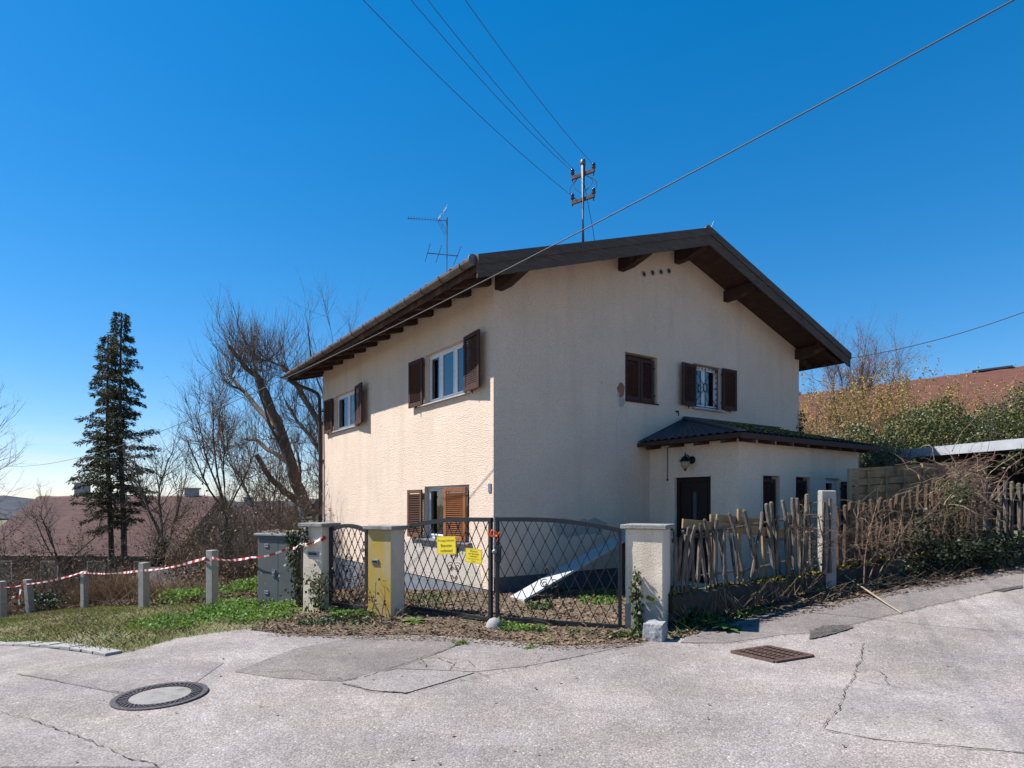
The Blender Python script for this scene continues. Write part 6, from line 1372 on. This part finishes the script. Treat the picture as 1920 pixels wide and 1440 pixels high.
for i, (px, Y, n, L, lab) in enumerate(((1545, 27, 34, 4.6, 'ochre budding shrub right beside the eave'), (1630, 27, 34, 4.6, 'ochre budding shrub in the middle of the row'), (1710, 28, 34, 4.6, 'ochre budding shrub below the red roof'), (1590, 30, 30, 4.6, 'ochre shrub behind the front row'), (1800, 26, 30, 3.2, 'low ochre shrub under the red roof'), (1890, 25, 30, 3.1, 'low ochre shrub at the right picture edge'))):
    shrub('budding_shrub', lab, gz_(pr(px)*Y, Y), n, L, .02, 'twig_tan', 100+i, .38, 6, 5, group='budding shrubs on the right', leaf=('ochre_leaf', 15, .07), base_r=.9)
bare_tree('bare pinkish tree showing right of the eave', 1560, 33, 8.4, .12, 'bark', 110, .35, (8, 6, 4), tm='twig_red', forks=5)
bare_tree('smaller bare tree right of the eave', 1625, 34, 8.6, .10, 'bark', 111, .22, (8, 6, 4), tm='twig_red', forks=4)

# ------------------------------------------------------------------ far houses and hills
def far_house(label, c, yaw, w, d, ze, zr, roof, wallm, chim=(), wins=True, over=.5, sky=(), group='houses beyond the garden', antenna=False):
    """gabled house: ridge along local x, length w, depth d, eaves ze, ridge zr"""
    g = min(z1(c[0]+i*w*.4, c[1]+j*d*.4) for i in (-1, 1) for j in (-1, 1))-.5; root = thing('far_house', label, 'house', (c[0], c[1], g), group); cy, sy = math.cos(yaw), math.sin(yaw)
    def t(x, y, z): return Vector((c[0]+x*cy-y*sy, c[1]+x*sy+y*cy, z))
    zg = lambda y: zr-(zr-ze)*abs(y)/(d/2); m = MB(t)
    m.add([(-w/2, -d/2, g), (w/2, -d/2, g), (w/2, d/2, g), (-w/2, d/2, g), (-w/2, -d/2, ze), (w/2, -d/2, ze), (w/2, d/2, ze), (-w/2, d/2, ze), (-w/2, 0, zr), (w/2, 0, zr)], [(0, 1, 5, 4), (2, 3, 7, 6), (1, 2, 6, 9, 5), (3, 0, 4, 8, 7)]); m.build('wall', wallm, root)
    for s in (-1, 1):
        y1 = s*(d/2+over); zz = zg(d/2+over); rows = 20
        for i in range(1):
            n = int(w/.5); V = []; F = []
            for j in range(rows*2):
                k = (j+1)//2/rows; lift = .05 if j % 2 == 0 else 0
                for q in range(n+1): x = -w/2-over+(w+2*over)*q/n; y = y1*(1-min(k, 1)); V.append(tuple(t(x, y, zz+(zr-zz)*min(k, 1)+.08+lift+.03*math.sin(q*2.1))))
            for j in range(rows*2-1):
                for q in range(n): a = j*(n+1)+q; F.append((a, a+1, a+n+2, a+n+1))
            rf = fast('roof', np.array(V), np.array(F), roof, root)
        m = MB(t); m.hexa([(-w/2-over, y1, zz-.08), (w/2+over, y1, zz-.08), (w/2+over, 0, zr-.08), (-w/2-over, 0, zr-.08), (-w/2-over, y1, zz+.06), (w/2+over, y1, zz+.06), (w/2+over, 0, zr+.06), (-w/2-over, 0, zr+.06)]); m.build('roof_boards', 'timber_far', rf)
    for x, y, h in chim: m = MB(t); m.box(x-.3, y-.3, zg(y)-.4, x+.3, y+.3, zg(y)+h); m.box(x-.38, y-.38, zg(y)+h, x+.38, y+.38, zg(y)+h+.1); m.build('chimney', 'render_far', root)
    if wins:
        for k in range(int(w//2.6)):
            x = -w/2+1.3+k*2.6
            for zz in ([ze-1.6] if ze-g < 4 else [ze-1.6, ze-4.2]):
                m = MB(t); m.box(x-.5, -d/2-.03, zz, x+.5, -d/2, zz+1.1); wd = m.build('window', 'window_paint', root); m = MB(t); m.box(x-.43, -d/2-.04, zz+.07, x+.43, -d/2-.031, zz+1.03); m.build('pane', 'glass_far', wd)
    for x, y, l in sky: m = MB(t); m.bar((x, y, zg(y)+.15), (x+l, y, zg(y)+.15), .9, .12); m.build('skylight', 'skylight', root)
    return root
far_house('far house with a long dusty red roof at left', (-23.3, 38, 0), R(-3), 10.5, 9, -1.0, 1.95, 'roof_far', 'timber_far', ((-3.2, .3, 1.0), (3.8, .2, .6)))
far_house('far house with a pinkish roof right of the conifers', (-22.5, 47, 0), R(8), 11, 9, -1.6, 1.35, 'roof_far', 'render_far', ((2.5, .3, .8),))
far_house('small far outbuilding with a pale roof behind the second post', (-11.9, 22.8, 0), R(12), 2.6, 2.6, -1.35, -.85, 'slate_far', 'render_far', (), False, .3)
far_house('neighbouring house with a large red tiled roof at right', (28.9, 46.0, 0), R(-48.5), 17, 13, 6.9, 10.5, 'roof_red', 'render_far', ((7.6, -.5, 1.1), (-8, 0, .2)), True, .6, ((4.2, .1, 2.2),))
def hills():
    for nm, Y0, x0, x1, hh, seed in (('hills', 420, -700, 160, 9, 1), ('hills', 900, -1500, 700, 22, 2)):
        n = 160; xs = np.linspace(x0, x1, n); rng = np.random.default_rng(seed); pr_ = hh*(.55+.3*np.sin(xs*.006+seed)+.18*np.sin(xs*.021)+.08*np.sin(xs*.09))+rng.normal(size=n)*.5; V = []
        for k, (dy, f) in enumerate(((0, 0), (60, .75), (110, 1), (260, .4))):
            for x, h in zip(xs, pr_): V.append((x, Y0+dy, -9+(h+6)*f))
        F = [(k*n+i, k*n+i+1, (k+1)*n+i+1, (k+1)*n+i) for k in range(3) for i in range(n-1)]; structure(fast(nm, np.array(V), np.array(F), 'far_wood'))
hills()
